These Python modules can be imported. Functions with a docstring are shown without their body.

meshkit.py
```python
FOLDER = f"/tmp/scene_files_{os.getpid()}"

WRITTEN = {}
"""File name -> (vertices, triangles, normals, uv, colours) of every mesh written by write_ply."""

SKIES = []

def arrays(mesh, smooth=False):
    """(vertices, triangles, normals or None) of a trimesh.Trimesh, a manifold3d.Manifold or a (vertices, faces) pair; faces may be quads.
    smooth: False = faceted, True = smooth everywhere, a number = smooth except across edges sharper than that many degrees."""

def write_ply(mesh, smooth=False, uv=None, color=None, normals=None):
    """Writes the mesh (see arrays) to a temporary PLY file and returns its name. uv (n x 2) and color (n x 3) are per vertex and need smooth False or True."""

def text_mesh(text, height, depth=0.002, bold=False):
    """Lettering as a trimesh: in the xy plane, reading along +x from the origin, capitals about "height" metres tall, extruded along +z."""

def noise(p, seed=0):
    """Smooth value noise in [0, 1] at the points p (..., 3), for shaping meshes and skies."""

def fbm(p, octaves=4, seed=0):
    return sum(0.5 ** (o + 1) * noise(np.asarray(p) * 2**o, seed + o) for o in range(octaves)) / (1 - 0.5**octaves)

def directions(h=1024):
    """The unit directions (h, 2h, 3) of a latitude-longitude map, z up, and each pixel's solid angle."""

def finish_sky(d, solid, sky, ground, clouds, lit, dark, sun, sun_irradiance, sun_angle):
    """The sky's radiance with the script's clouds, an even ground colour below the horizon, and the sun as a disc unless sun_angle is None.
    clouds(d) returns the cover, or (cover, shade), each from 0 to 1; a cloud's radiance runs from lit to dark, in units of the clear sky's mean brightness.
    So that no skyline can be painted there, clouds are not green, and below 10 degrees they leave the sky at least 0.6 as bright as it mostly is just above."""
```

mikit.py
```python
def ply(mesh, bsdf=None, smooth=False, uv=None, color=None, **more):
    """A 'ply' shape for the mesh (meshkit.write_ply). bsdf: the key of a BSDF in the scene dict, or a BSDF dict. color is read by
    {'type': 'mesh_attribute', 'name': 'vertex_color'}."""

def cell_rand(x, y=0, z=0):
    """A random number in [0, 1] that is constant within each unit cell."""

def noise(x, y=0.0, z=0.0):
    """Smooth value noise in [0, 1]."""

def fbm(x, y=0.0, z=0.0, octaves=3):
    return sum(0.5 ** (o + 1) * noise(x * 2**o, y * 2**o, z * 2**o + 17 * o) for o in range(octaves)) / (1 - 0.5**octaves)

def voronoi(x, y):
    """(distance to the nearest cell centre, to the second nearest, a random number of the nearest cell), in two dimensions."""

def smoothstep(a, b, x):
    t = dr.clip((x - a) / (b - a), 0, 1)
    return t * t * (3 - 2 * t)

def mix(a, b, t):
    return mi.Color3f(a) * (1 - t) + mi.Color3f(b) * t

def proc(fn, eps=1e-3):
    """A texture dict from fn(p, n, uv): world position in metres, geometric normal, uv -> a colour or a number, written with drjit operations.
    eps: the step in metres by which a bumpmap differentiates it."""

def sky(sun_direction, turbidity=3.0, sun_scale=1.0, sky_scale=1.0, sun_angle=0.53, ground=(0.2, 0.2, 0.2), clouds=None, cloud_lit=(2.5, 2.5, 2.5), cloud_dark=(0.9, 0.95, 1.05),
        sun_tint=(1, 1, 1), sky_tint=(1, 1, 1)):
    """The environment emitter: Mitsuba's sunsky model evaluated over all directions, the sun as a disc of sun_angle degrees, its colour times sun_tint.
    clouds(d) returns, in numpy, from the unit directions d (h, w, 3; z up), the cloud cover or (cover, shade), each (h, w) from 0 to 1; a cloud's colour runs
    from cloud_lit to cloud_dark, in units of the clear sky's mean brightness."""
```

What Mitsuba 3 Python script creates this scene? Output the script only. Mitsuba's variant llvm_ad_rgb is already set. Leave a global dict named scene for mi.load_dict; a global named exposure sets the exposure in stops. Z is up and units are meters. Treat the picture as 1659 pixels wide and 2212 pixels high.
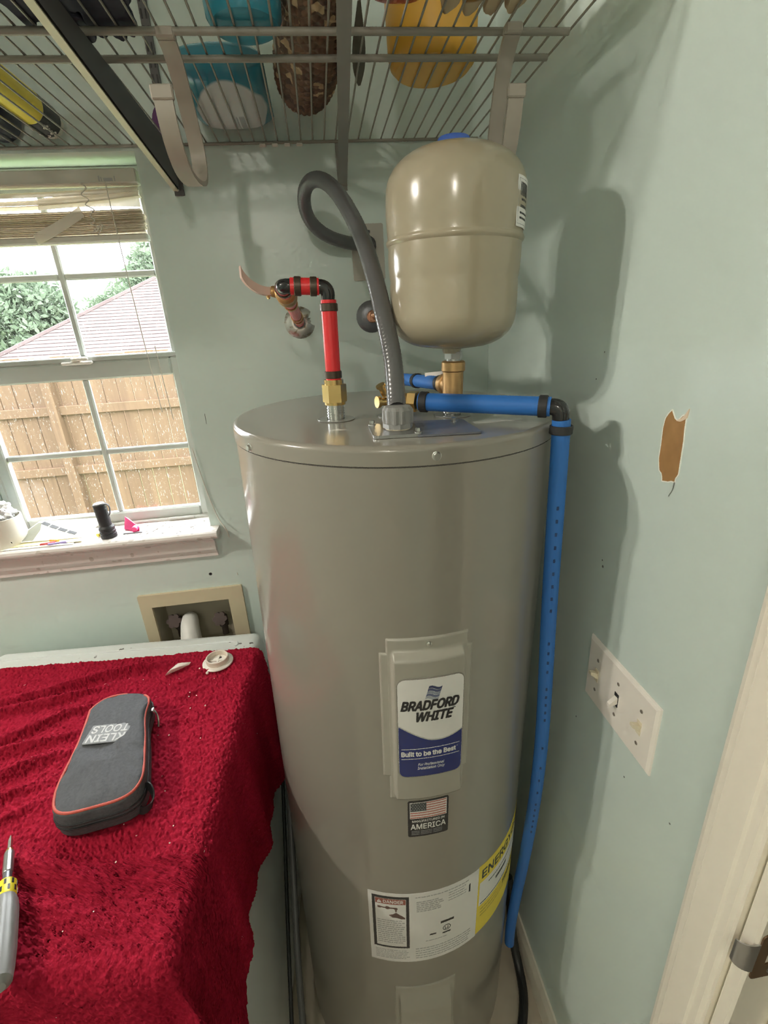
import math, random
import numpy as np, trimesh, mitsuba as mi, mikit, meshkit
import drjit as dr
from shapely.geometry import Polygon, Point, box as sbox
from shapely.ops import unary_union
from scipy.interpolate import CubicSpline
from mikit import noise, fbm, smoothstep, mix, voronoi, cell_rand
random.seed(7); rng = np.random.default_rng(7)
T = mi.ScalarTransform4f
scene, labels, cnt = {}, {}, {}
# ---------------------------------------------------------------- camera, sky, exposure
EYE = np.array([-0.41602, -1.20978, 1.71567])
FWD = np.array([0.100, 0.926, -0.364]); UP = np.array([0.099, 0.355, 0.930])
scene['camera'] = {'type': 'perspective', 'fov': 77.52, 'fov_axis': 'x', 'near_clip': 0.01, 'far_clip': 200.0,
                   'to_world': T().look_at(origin=EYE.tolist(), target=(EYE + FWD).tolist(), up=UP.tolist())}
exposure = 0.0
SKY = 66.0
def overcast(d):
    s = meshkit.fbm(d * 3.0, 3, 5)
    return np.ones(d.shape[:2]), np.clip(0.25 + 0.5 * s, 0, 1)
scene['sky'] = mikit.sky([0.3, 0.5, 0.8], turbidity=6.0, sun_scale=0.0, sky_scale=SKY, ground=(0.25, 0.23, 0.2), clouds=overcast,
                         cloud_lit=(2.3, 2.38, 2.4), cloud_dark=(1.75, 1.83, 1.9))
LAMPS = [(np.array([-1.90, -.78, 2.365]), 1420.0, 'two-bulb ceiling lamp in the middle of the room, left of the camera'),      # the ceiling fixtures, each with two bulbs
         (np.array([-0.70, -2.30, 2.365]), 390.0, 'dim two-bulb ceiling lamp by the wall behind the camera')]
# ---------------------------------------------------------------- helpers
def key_for(base):
    n = cnt.get(base, 0); cnt[base] = n + 1
    return base if n == 0 else f"{base}_{n:03d}"
def thing(name, label, cat, group=None):
    k = key_for(name); labels[k] = {'label': label, 'category': cat}
    if group: labels[k]['group'] = group
    return k
def put(parent, name, mesh, mat, smooth=35, label=None, kind=None, **kw):
    k = key_for(parent + '__' + name if parent else name)
    scene[k] = mikit.ply(mesh, mat, smooth=smooth, **kw) if not isinstance(mesh, dict) else mesh
    d = {}
    if label: d['label'] = label
    if kind: d['kind'] = kind
    if d: labels[k] = d
    return k
def struct(name, mesh, mat, smooth=35, label=None, **kw):
    k = put(None, name, mesh, mat, smooth, **kw); labels[k] = {'kind': 'structure'}
    if label: labels[k]['label'] = label
    return k
def solo(name, mesh, mat, label, cat, group=None, smooth=35, **kw):
    k = put(None, name, mesh, mat, smooth, **kw); labels[k] = {'label': label, 'category': cat}
    if group: labels[k]['group'] = group
    return k
def cat(*ms): return trimesh.util.concatenate([m for m in ms])
def bx(x0, x1, y0, y1, z0, z1, r=0.0):
    if r <= 0:
        return trimesh.creation.box(bounds=[[x0, y0, z0], [x1, y1, z1]])
    p = []
    for x, sx in ((x0, 1), (x1, -1)):
        for y, sy in ((y0, 1), (y1, -1)):
            for z, sz in ((z0, 1), (z1, -1)):
                p += [(x, y + sy * r, z + sz * r), (x + sx * r, y, z + sz * r), (x + sx * r, y + sy * r, z)]
    return trimesh.PointCloud(p).convex_hull
def rbox(x0, x1, y0, y1, z0, z1, r, n=4):
    s = trimesh.creation.icosphere(n - 2, r)
    v = []
    for x in (x0 + r, x1 - r):
        for y in (y0 + r, y1 - r):
            for z in (z0 + r, z1 - r):
                v.append(s.vertices + [x, y, z])
    return trimesh.PointCloud(np.vstack(v)).convex_hull
def frame(z, x=None):
    z = np.array(z, float); z /= np.linalg.norm(z)
    x = np.array([1, 0, 0.]) if x is None else np.array(x, float)
    if abs(x @ z) > .95: x = np.array([0, 1, 0.])
    x = x - z * (x @ z); x /= np.linalg.norm(x)
    return np.stack([x, np.cross(z, x), z], 1)
def at(m, o, z=(0, 0, 1), x=None):
    m = m.copy(); M = np.eye(4); M[:3, :3] = frame(z, x); M[:3, 3] = o; m.apply_transform(M); return m
def lathe(prof, n=48):
    prof = [(max(r, 0.0), z) for r, z in prof]
    if prof[0][0] > 1e-6: prof = [(0, prof[0][1])] + prof
    if prof[-1][0] > 1e-6: prof = prof + [(0, prof[-1][1])]
    m = trimesh.creation.revolve(np.array(prof, float), sections=n)
    m.merge_vertices(); m.update_faces(m.nondegenerate_faces())
    if m.volume < 0: m.invert()
    return m
def ring(r0, r1, h0, h1, n=40, ch=0.0):
    c = ch
    p = [(r0, h0 + c), (r0 + c, h0), (r1 - c, h0), (r1, h0 + c), (r1, h1 - c), (r1 - c, h1), (r0 + c, h1), (r0, h1 - c), (r0, h0 + c)]
    if c == 0: p = [(r0, h0), (r1, h0), (r1, h1), (r0, h1), (r0, h0)]
    m = trimesh.creation.revolve(np.array(p, float), sections=n); m.merge_vertices()
    if m.volume < 0: m.invert()
    return m
def spline(P, n):
    P = np.array(P, float); t = np.r_[0, np.cumsum(np.linalg.norm(np.diff(P, axis=0), axis=1) ** .6)]
    return CubicSpline(t, P)(np.linspace(0, t[-1], n))
def tube(P, r, sides=12, caps=True, up=None):
    P = np.array(P, float); n = len(P); r = np.broadcast_to(np.asarray(r, float), (n,))
    t = np.gradient(P, axis=0); t /= np.linalg.norm(t, axis=1, keepdims=True)
    a = np.cross(t[0], [0, 0, 1.] if abs(t[0][2]) < .9 else [1., 0, 0]); a /= np.linalg.norm(a)
    A = [a]
    for i in range(1, n):
        a = A[-1] - t[i] * (A[-1] @ t[i]); A.append(a / np.linalg.norm(a))
    A = np.array(A); B = np.cross(t, A); g = np.arange(sides) * 2 * np.pi / sides
    v = P[:, None] + r[:, None, None] * (np.cos(g)[None, :, None] * A[:, None] + np.sin(g)[None, :, None] * B[:, None])
    v = v.reshape(-1, 3); i, j = np.meshgrid(np.arange(n - 1), np.arange(sides), indexing='ij')
    q = np.stack([i * sides + j, i * sides + (j + 1) % sides, (i + 1) * sides + (j + 1) % sides, (i + 1) * sides + j], -1).reshape(-1, 4)
    f = np.vstack([q[:, [0, 1, 2]], q[:, [0, 2, 3]]])
    if caps:
        v = np.vstack([v, P[:1], P[-1:]]); k = np.arange(sides)
        f = np.vstack([f, np.stack([k * 0 + n * sides, (k + 1) % sides, k], 1), np.stack([k * 0 + n * sides + 1, (n - 1) * sides + k, (n - 1) * sides + (k + 1) % sides], 1)])
    return trimesh.Trimesh(v, f, process=False)
def strip(P, W, w, th):
    """A flat band of thickness th along P; W: the width directions, w: width."""
    P = np.array(P, float); W = np.broadcast_to(np.array(W, float), P.shape)
    t = np.gradient(P, axis=0); t /= np.linalg.norm(t, axis=1, keepdims=True)
    N = np.cross(t, W); N /= np.linalg.norm(N, axis=1, keepdims=True)
    w = np.broadcast_to(np.asarray(w, float), (len(P),))[:, None]
    c = [P + W * w / 2 + N * th / 2, P - W * w / 2 + N * th / 2, P - W * w / 2 - N * th / 2, P + W * w / 2 - N * th / 2]
    v = np.stack(c, 1).reshape(-1, 3); n = len(P); f = []
    for i in range(n - 1):
        for j in range(4):
            a, b = i * 4 + j, i * 4 + (j + 1) % 4
            f += [[a, b, b + 4], [a, b + 4, a + 4]]
    f += [[0, 2, 1], [0, 3, 2], [4 * n - 4, 4 * n - 3, 4 * n - 2], [4 * n - 4, 4 * n - 2, 4 * n - 1]]
    m = trimesh.Trimesh(v, f, process=False); trimesh.repair.fix_normals(m); return m
def grid(V, close=None):
    """V (n, m, 3) -> one-sided sheet."""
    n, m = V.shape[:2]; i, j = np.meshgrid(np.arange(n - 1), np.arange(m - 1), indexing='ij')
    q = np.stack([i * m + j, (i + 1) * m + j, (i + 1) * m + j + 1, i * m + j + 1], -1).reshape(-1, 4)
    return trimesh.Trimesh(V.reshape(-1, 3), np.vstack([q[:, [0, 1, 2]], q[:, [0, 2, 3]]]), process=False)
def ext(poly, h):
    return cat(*[trimesh.creation.extrude_polygon(g, h, engine='earcut') for g in getattr(poly, 'geoms', [poly]) if g.geom_type == 'Polygon' and g.area > 1e-10])
def rrect(x0, y0, x1, y1, r): return sbox(x0 + r, y0 + r, x1 - r, y1 - r).buffer(r, 6)
def xz(m, y=0.0):
    """Mesh drawn in (x, y) with depth +z -> drawn in (x, z), its depth toward -y, starting at plane y."""
    v = m.vertices; m = trimesh.Trimesh(np.stack([v[:, 0], y - v[:, 2], v[:, 1]], 1), m.faces, process=False); return m
def yz(m, x=0.0):
    """Mesh drawn in (a, b) with depth +z -> on the right wall: a runs along -y, b up, depth toward -x."""
    v = m.vertices; m = trimesh.Trimesh(np.stack([x - v[:, 2], -v[:, 0], v[:, 1]], 1), m.faces, process=False)
    if m.volume < 0: m.invert()
    return m
def text(s, h, depth=0.0004, bold=False, width=None, slant=0.0, center=False):
    m = meshkit.text_mesh(s, h, depth, bold); v = m.vertices.copy(); w = np.ptp(v[:, 0])
    if width: v[:, 0] = (v[:, 0] - v[:, 0].min()) * width / w
    v[:, 0] += slant * v[:, 1]
    if center: v[:, 0] -= (v[:, 0].min() + v[:, 0].max()) / 2
    m.vertices = v; return m
def shift(m, x=0, y=0, z=0):
    m = m.copy(); m.apply_translation([x, y, z]); return m
def nrm(m, seed, amp, sc):
    n = m.vertex_normals; d = (meshkit.fbm(np.array(m.vertices) * sc, 3, seed) - .5) * 2 * amp
    m = m.copy(); m.vertices = m.vertices + n * d[:, None]; return m
# ---------------------------------------------------------------- materials
def P(col, rough=.5, **k):
    c = col if isinstance(col, dict) else {'type': 'rgb', 'value': list(col)}
    return {'type': 'twosided', 'b': {'type': 'principled', 'base_color': c, 'roughness': rough, **k}}
def M(name, d): scene['m_' + name] = d; return 'm_' + name
def wall_paint(p, n, uv):
    a = fbm(p.x * 2.3, p.y * 2.3, p.z * 2.3, 4)
    s = smoothstep(.74, .80, fbm(p.x * 9 + 3, p.y * 9, p.z * 22, 3)) * smoothstep(.55, .7, noise(p.x * 1.7, p.y * 1.7 + 5, p.z * 1.7))
    c = mix((.500, .585, .555), (.545, .625, .590), a)
    return mix(c, (.36, .39, .37), s * .10)
def orange_peel(p, n, uv): return fbm(p.x * 180, p.y * 180, p.z * 180, 2) * .00022
WALL = M('wall', {'type': 'twosided', 'b': {'type': 'bumpmap', 'arbitrary': mikit.proc(orange_peel, 5e-4), 'scale': 1.0,
         'b': {'type': 'principled', 'base_color': mikit.proc(wall_paint), 'roughness': .30, 'specular': .5}}})
TRIM = M('trim', P((.76, .71, .62), .35))
SILLW = M('sill', P(mikit.proc(lambda p, n, uv: mix((.62, .585, .565), (.36, .32, .28), smoothstep(.70, .76, fbm(p.x * 60, p.y * 60, p.z * 60, 2)) * .6)), .35))
VINYL = M('vinyl', P((.46, .475, .45), .4))
CEIL = M('ceiling', P((.72, .72, .68), .8))
def floor_fn(p, n, uv):
    return mix((.40, .34, .27), (.52, .46, .38), fbm(p.x * 14, p.y * 14, p.z, 4))
FLOOR = M('floor', P(mikit.proc(floor_fn), .4))
def tank_col(p, n, uv): return mix((.45, .43, .385), (.48, .455, .41), fbm(p.x * 5, p.y * 5, p.z * 5, 2))
TANK = M('tank', {'type': 'twosided', 'b': {'type': 'bumpmap', 'arbitrary': mikit.proc(lambda p, n, uv: noise(p.x * 18, p.y * 18, p.z * 5) * .0004, 2e-3), 'scale': 1.0,
         'b': {'type': 'roughplastic', 'distribution': 'ggx', 'alpha': .028, 'int_ior': 1.6, 'nonlinear': True, 'diffuse_reflectance': mikit.proc(tank_col)}}})
PLASTIC_GREY = M('plastic_grey', P((.305, .290, .252), .32, specular=.5))
CREAM = M('cream_enamel', {'type': 'twosided', 'b': {'type': 'roughplastic', 'distribution': 'ggx', 'alpha': .03, 'int_ior': 1.55, 'nonlinear': True, 'diffuse_reflectance': {'type': 'rgb', 'value': [.57, .52, .415]}}})
STEEL = M('steel', P((.62, .62, .60), .22, metallic=1.0))
DARKSTEEL = M('dark_steel', P((.16, .165, .18), .35, metallic=.6))
GALV = M('galvanised', P((.42, .42, .42), .3, metallic=.9))
BRASS = M('brass', P((.62, .43, .18), .28, metallic=1.0))
BRONZE = M('copper_tee', P(mikit.proc(lambda p, n, uv: mix((.42, .25, .11), (.60, .38, .18), fbm(p.x * 70, p.y * 70, p.z * 70, 3))), .42, metallic=.8))
COPPER = M('copper', P((.70, .38, .26), .25, metallic=1.0))
RED = M('red_pipe', P((.62, .022, .028), .30, specular=.5))
PINK = M('pink_pipe', P((.60, .13, .14), .35))
def blue_fn(p, n, uv): return mix((.018, .10, .34), (.030, .15, .46), fbm(p.x * 20, p.y * 20, p.z * 6, 2))
BLUE = M('blue_pipe', P(mikit.proc(blue_fn), .42, specular=.4))
BLACKP = M('black_plastic', P((.008, .008, .009), .12, specular=.6))
BLACKM = M('black_matte', P((.012, .012, .014), .55))
RINGC = M('crimp_ring', P((.060, .042, .030), .38, metallic=.5))
CONDUIT = M('conduit', {'type': 'twosided', 'b': {'type': 'principled', 'base_color': {'type': 'rgb', 'value': [.085, .085, .088]}, 'roughness': .23, 'specular': .6}})
CONN = M('connector_grey', P((.20, .20, .195), .35))
SHELF = M('shelf_coat', P((.23, .215, .185), .42))
BRKT = M('bracket_grey', P((.20, .195, .18), .45))
BRKD = M('bracket_dark', P((.075, .072, .075), .5))
BONE = M('bone_plastic', P((.33, .29, .25), .4))
WHITE = M('white_plastic', P((.72, .68, .63), .35))
IVORY = M('ivory_plastic', P((.62, .56, .43), .4))
LABELW = M('label_white', P((.66, .65, .64), .4))
INK = M('ink_black', P((.012, .012, .014), .4))
INKG = M('ink_grey', P((.36, .36, .36), .5))
NAVYL = M('label_navy', P((.014, .022, .12), .3, specular=.5))
DANGER = M('danger_red', P((.23, .07, .05), .5))
YELLOWL = M('label_yellow', P((.66, .52, .05), .45))
FLAGR = M('flag_red', P((.40, .14, .12), .5))
FLAGB = M('flag_slate', P((.045, .05, .055), .5))
SKYB = M('cap_blue', P((.05, .12, .45), .4))
def washer_fn(p, n, uv):
    s = smoothstep(.77, .81, fbm(p.x * 75, p.y * 75, p.z * 75, 2)) * smoothstep(.45, .65, noise(p.x * 12, p.y * 12, 3.0)) * smoothstep(.4, .8, n.z)
    return mix((.62, .66, .66), (.06, .05, .05), s * .9)
WASHER = M('washer_white', P(mikit.proc(washer_fn), .25, clearcoat=.6, clearcoat_gloss=.95))
def towel_fn(p, n, uv):
    a = fbm(p.x * 260, p.y * 260, p.z * 260, 2); b = noise(p.x * 40, p.y * 40, p.z * 40)
    lint = smoothstep(.93, .95, noise(p.x * 330 + 9, p.y * 330, p.z * 330)) * smoothstep(.60, .75, noise(p.x * 28, p.y * 28, p.z * 28))
    return mix(mix((.17, .004, .013), (.36, .014, .038), a * .75 + b * .25), (.75, .5, .5), lint * .7)
TOWEL = M('towel', {'type': 'twosided', 'b': {'type': 'bumpmap', 'arbitrary': mikit.proc(lambda p, n, uv: fbm(p.x * 420, p.y * 420, p.z * 420, 2) * .0035, 6e-4), 'scale': 1.0,
         'b': {'type': 'principled', 'base_color': mikit.proc(towel_fn), 'roughness': .95, 'specular': .1, 'sheen': .6, 'sheen_tint': 1.0}}})
POUCH = M('pouch_fabric', P(mikit.proc(lambda p, n, uv: mix((.035, .037, .042), (.062, .064, .07), fbm(p.x * 300, p.y * 300, p.z * 300, 2))), .75))
PIPING = M('pouch_piping', P((.42, .07, .05), .6))
PATCHG = M('patch_grey', P((.16, .165, .17), .6))
LETTER = M('letter_grey', P((.40, .40, .40), .6))
PAPER = M('paper', P((.74, .74, .66), .7))
PINKP = M('pink_plastic', P((.75, .05, .20), .35))
YELLOWP = M('yellow_plastic', P((.70, .55, .05), .4))
ORANGEP = M('orange_plastic', P((.80, .35, .04), .5))
REDP = M('red_paper', P((.65, .12, .12), .6))
PURPLE = M('purple_cloth', P((.10, .035, .12), .7))
NAVYC = M('navy_cloth', P(mikit.proc(lambda p, n, uv: mix((.006, .007, .016), (.03, .032, .05), fbm(p.x * 70, p.y * 70, p.z * 70, 3))), .9))
TEALT = M('teal_plastic', P((.035, .22, .30), .18, specular=.5))
TEALP = M('teal_film', P((.02, .17, .22), .25))
def wicker_fn(p, n, uv): return mix(mix((.06, .032, .022), (.17, .09, .05), cell_rand(p.x * 55, p.y * 50, p.z * 60)), (.42, .30, .18), smoothstep(.93, .95, cell_rand(p.x * 60 + 3, p.y * 60, p.z * 60)))
WICKER = M('wicker', P(mikit.proc(wicker_fn), .55))
AMBER = M('amber_plastic', P((.66, .36, .05), .35, specular=.5))
def glove_fn(p, n, uv): return mix((.42, .33, .22), (.20, .10, .03), smoothstep(.58, .68, fbm(p.x * 26, p.y * 26, p.z * 26, 3)))
GLOVE = M('glove_fabric', P(mikit.proc(glove_fn), .9))
REDBAG = M('red_film', P(mikit.proc(lambda p, n, uv: mix((.26, .02, .015), (.40, .10, .08), smoothstep(.55, .65, noise(p.x * 160, p.y * 160, p.z * 160)))), .25))
LEAF = M('dark_leaf', P((.085, .075, .055), .6))
BROWNPAPER = M('brown_paper', P(mikit.proc(lambda p, n, uv: mix((.24, .125, .045), (.34, .19, .075), fbm(p.x * 30, p.y * 60, p.z * 45, 4))), .85))
WHITEPAPER = M('torn_white', P((.72, .74, .68), .8))
CRACK = M('crack_dark', P((.12, .13, .12), .9))
SLAT = M('blind_slat', {'type': 'principledthin', 'base_color': {'type': 'rgb', 'value': [.90, .85, .765]}, 'roughness': .5, 'diff_trans': .85})
HEADR = M('blind_rail', P((.52, .50, .44), .45))
CORD = M('blind_cord', P((.55, .52, .46), .7))
RUBBER = M('black_rubber', P((.010, .011, .012), .45))
GREYHOSE = M('grey_hose', P((.07, .07, .07), .4))
FOAM = M('foam_white', P((.74, .68, .62), .7))
CRINKLE = M('clear_bag', P((.70, .70, .72), .25, specular=.8))
SHADE = M('cup_cream', P((.62, .58, .50), .5))
DRIVERG = M('driver_grey', P((.20, .205, .20), .35))
STRIKE = M('strike_bronze', P((.10, .055, .025), .4, metallic=.4))
def fence_fn(p, n, uv):
    b = cell_rand(dr.floor((p.x + 20) / .145), 3, 1)
    g = fbm(p.x * 60, p.y, p.z * 3, 4)
    return mix((.052, .028, .013), (.098, .060, .030), g * .6 + b * .4)
FENCE = M('fence_wood', P(mikit.proc(fence_fn), .85))
ROOF = M('shingle', P(mikit.proc(lambda p, n, uv: mix((.046, .031, .030), (.064, .045, .043), cell_rand(p.x * 4 + cell_rand(p.z * 9) * 3, p.z * 9))), .9))
HWALL = M('house_wall', P((.45, .28, .2), .9))
LEAVES = M('leaves', {'type': 'principledthin', 'base_color': {'type': 'rgb', 'value': [.10, .135, .09]}, 'roughness': .7, 'diff_trans': .6})
BARK = M('bark', P((.2, .15, .1), .9))
GRASS = M('grass', P(mikit.proc(lambda p, n, uv: mix((.10, .14, .05), (.2, .24, .1), fbm(p.x * 3, p.y * 3, 0, 4))), .95))
GLASS = M('window_glass', {'type': 'thindielectric', 'int_ior': 1.5})
DEW = M('dew', {'type': 'principledthin', 'base_color': {'type': 'rgb', 'value': [.30, .30, .29]}, 'roughness': .3, 'diff_trans': 1.5})
# ---------------------------------------------------------------- the room
WT = .14
wb = Polygon([(-3.0, 0), (.12, 0), (.12, 2.44), (-3.0, 2.44)], [[(-1.275, 1.235), (-.745, 1.235), (-.745, 2.068), (-1.275, 2.068)], [(-.944, .86), (-.731, .86), (-.731, 1.036), (-.944, 1.036)]])
struct('wall_back', xz(ext(wb, WT), WT), WALL, False)
wr = Polygon([(0, 0), (.927, 0), (.927, 2.05), (1.72, 2.05), (1.72, 0), (3.0, 0), (3.0, 2.44), (0, 2.44)])
m = ext(wr, .115); v = m.vertices.copy(); m = trimesh.Trimesh(np.stack([v[:, 2], -v[:, 0], v[:, 1]], 1), m.faces); trimesh.repair.fix_normals(m)
WR = struct('wall_right', m, WALL, False)
struct('wall_left', bx(-3.1, -3.0, -3.0, .14, 0, 2.44), WALL, False)
struct('wall_front', bx(-3.1, 1.6, -3.12, -3.0, 0, 2.44), WALL, False)
struct('wall_hall', cat(bx(1.5, 1.6, -3.0, .14, 0, 2.44), bx(.115, 1.5, .04, .14, 0, 2.44)), WALL, False)
struct('floor', bx(-3.1, 1.6, -3.12, .14, -.1, 0), FLOOR, False)
struct('ceiling', bx(-3.1, 1.6, -3.12, .14, 2.44, 2.54), CEIL, False)
# baseboard along the right wall, profiled
bp = Polygon([(0, 0), (.014, 0), (.014, .066), (.011, .074), (.008, .083), (.005, .091), (0, .091)])
m = ext(bp, .845); v = m.vertices.copy()
m = trimesh.Trimesh(np.stack([-v[:, 0], -v[:, 2], v[:, 1]], 1), m.faces); trimesh.repair.fix_normals(m)
struct('baseboard_right', m, TRIM, 30)
m = ext(bp, 2.98); v = m.vertices.copy(); m = trimesh.Trimesh(np.stack([-.014 - v[:, 2], -v[:, 0], v[:, 1]], 1), m.faces); trimesh.repair.fix_normals(m)
struct('baseboard_back', m, TRIM, 30)
# door casing on the right wall and the jamb of the doorway
cp = Polygon([(-.855, 0), (-.855, .010), (-.862, .0135), (-.869, .0135), (-.873, .017), (-.905, .017), (-.908, .0145), (-.917, .0145), (-.921, .011), (-.925, .011), (-.925, 0)])
m = ext(cp, 2.10); v = m.vertices.copy(); m = trimesh.Trimesh(np.stack([-v[:, 1], v[:, 0], v[:, 2]], 1), m.faces); trimesh.repair.fix_normals(m)
struct('trim_1', m, TRIM, 25)
D1 = 'door_1'; labels[D1] = {'kind': 'structure'}
put(D1, 'jamb', cat(bx(-.006, .119, -.945, -.9265, 0, 2.05, .003), bx(.052, .088, -.957, -.945, 0, 2.05, .002)), TRIM, 25)
put(D1, 'jamb', bx(-.004, .119, -1.72, -1.702, 0, 2.05, .003), TRIM, 25)
put(D1, 'head', bx(-.004, .119, -1.72, -.9265, 2.032, 2.05, .003), TRIM, 25)
struct('trim_2', bx(-.017, 0, -1.80, -1.725, 0, 2.10, .003), TRIM, 25)
struct('trim_3', bx(-.017, 0, -1.80, -.857, 2.05, 2.11, .003), TRIM, 25)
D2 = 'door_2'; labels[D2] = {'kind': 'structure'}
put(D2, 'slab', cat(bx(-1.35, -.59, -3.0, -2.965, .01, 2.03, .003), *[bx(x, x + .26, -2.965, -2.957, z0, z1, .004) for x in (-1.27, -.93) for z0, z1 in ((.2, .75), (.9, 1.5), (1.62, 1.9))]), TRIM, 25)
struct('trim_6', cat(bx(-1.42, -1.355, -3.0, -2.982, 0, 2.10, .003), bx(-.585, -.52, -3.0, -2.982, 0, 2.10, .003), bx(-1.42, -.52, -3.0, -2.982, 2.035, 2.10, .003)), TRIM, 25)
# strike plate: flat plate on the jamb face, curved lip on the room side
sp = ext(rrect(-.001, .995, .046, 1.075, .006).difference(sbox(.012, 1.02, .032, 1.05)), .0016)
sk = thing('strike_plate', 'worn dark metal strike plate on the door jamb at lower right', 'strike plate')
put(sk, 'plate', xz(sp, -.945), STRIKE, 30)
th = np.linspace(0, 2.2, 9)
lipP = [(-.001 - .017 * math.sin(a * .8), -.9458 + .010 * (1 - math.cos(a)) * .8, 1.035) for a in th]
put(sk, 'lip', strip(lipP, (0, 0, 1), np.linspace(.05, .034, 9), .0016), GALV, 30, label='bright curved lip of the strike plate')
put(sk, 'screw', at(lathe([(.004, 0), (.004, .0008), (.002, .0014)], 16), (.022, -.9466, 1.062), (0, -1, 0)), STEEL)
put(sk, 'screw', at(lathe([(.004, 0), (.004, .0008), (.002, .0014)], 16), (.022, -.9466, 1.007), (0, -1, 0)), STEEL)
# torn paint and crack on the right wall
tp = [(-.675, 1.6), (-.682, 1.591), (-.687, 1.589), (-.691, 1.593), (-.695, 1.597), (-.700, 1.594), (-.7005, 1.58), (-.702, 1.567), (-.7025, 1.545), (-.703, 1.527), (-.699, 1.52), (-.699, 1.516), (-.693, 1.5155), (-.688, 1.513), (-.677, 1.511), (-.676, 1.516), (-.674, 1.52), (-.669, 1.523), (-.667, 1.53), (-.665, 1.537), (-.665, 1.555), (-.664, 1.576), (-.6655, 1.588), (-.67, 1.595)]
tpp = Polygon([(-a, b) for a, b in tp])
put(WR, 'torn_patch', yz(ext(tpp, .0005), 0), BROWNPAPER, False, label='torn patch where paint is gone and brown paper shows')
put(WR, 'paper_edge', yz(ext(tpp.buffer(.0012).difference(tpp.buffer(-.0003)), .0007), 0), WHITEPAPER, False)
put(WR, 'paper_flap', yz(ext(Polygon([(.684, 1.589), (.692, 1.5925), (.697, 1.597), (.703, 1.606), (.7015, 1.595), (.6975, 1.592), (.692, 1.589)]), .0012), 0), M('flap', P((.62, .50, .38), .8)), False)
ck = [(-.0006, -.699, 1.516), (-.0006, -.6985, 1.510), (-.0006, -.6972, 1.504), (-.0006, -.6945, 1.499), (-.0006, -.693, 1.495)]
put(WR, 'crack', tube(spline(ck, 12), np.linspace(.0007, .0003, 12), 6), CRACK)
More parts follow.
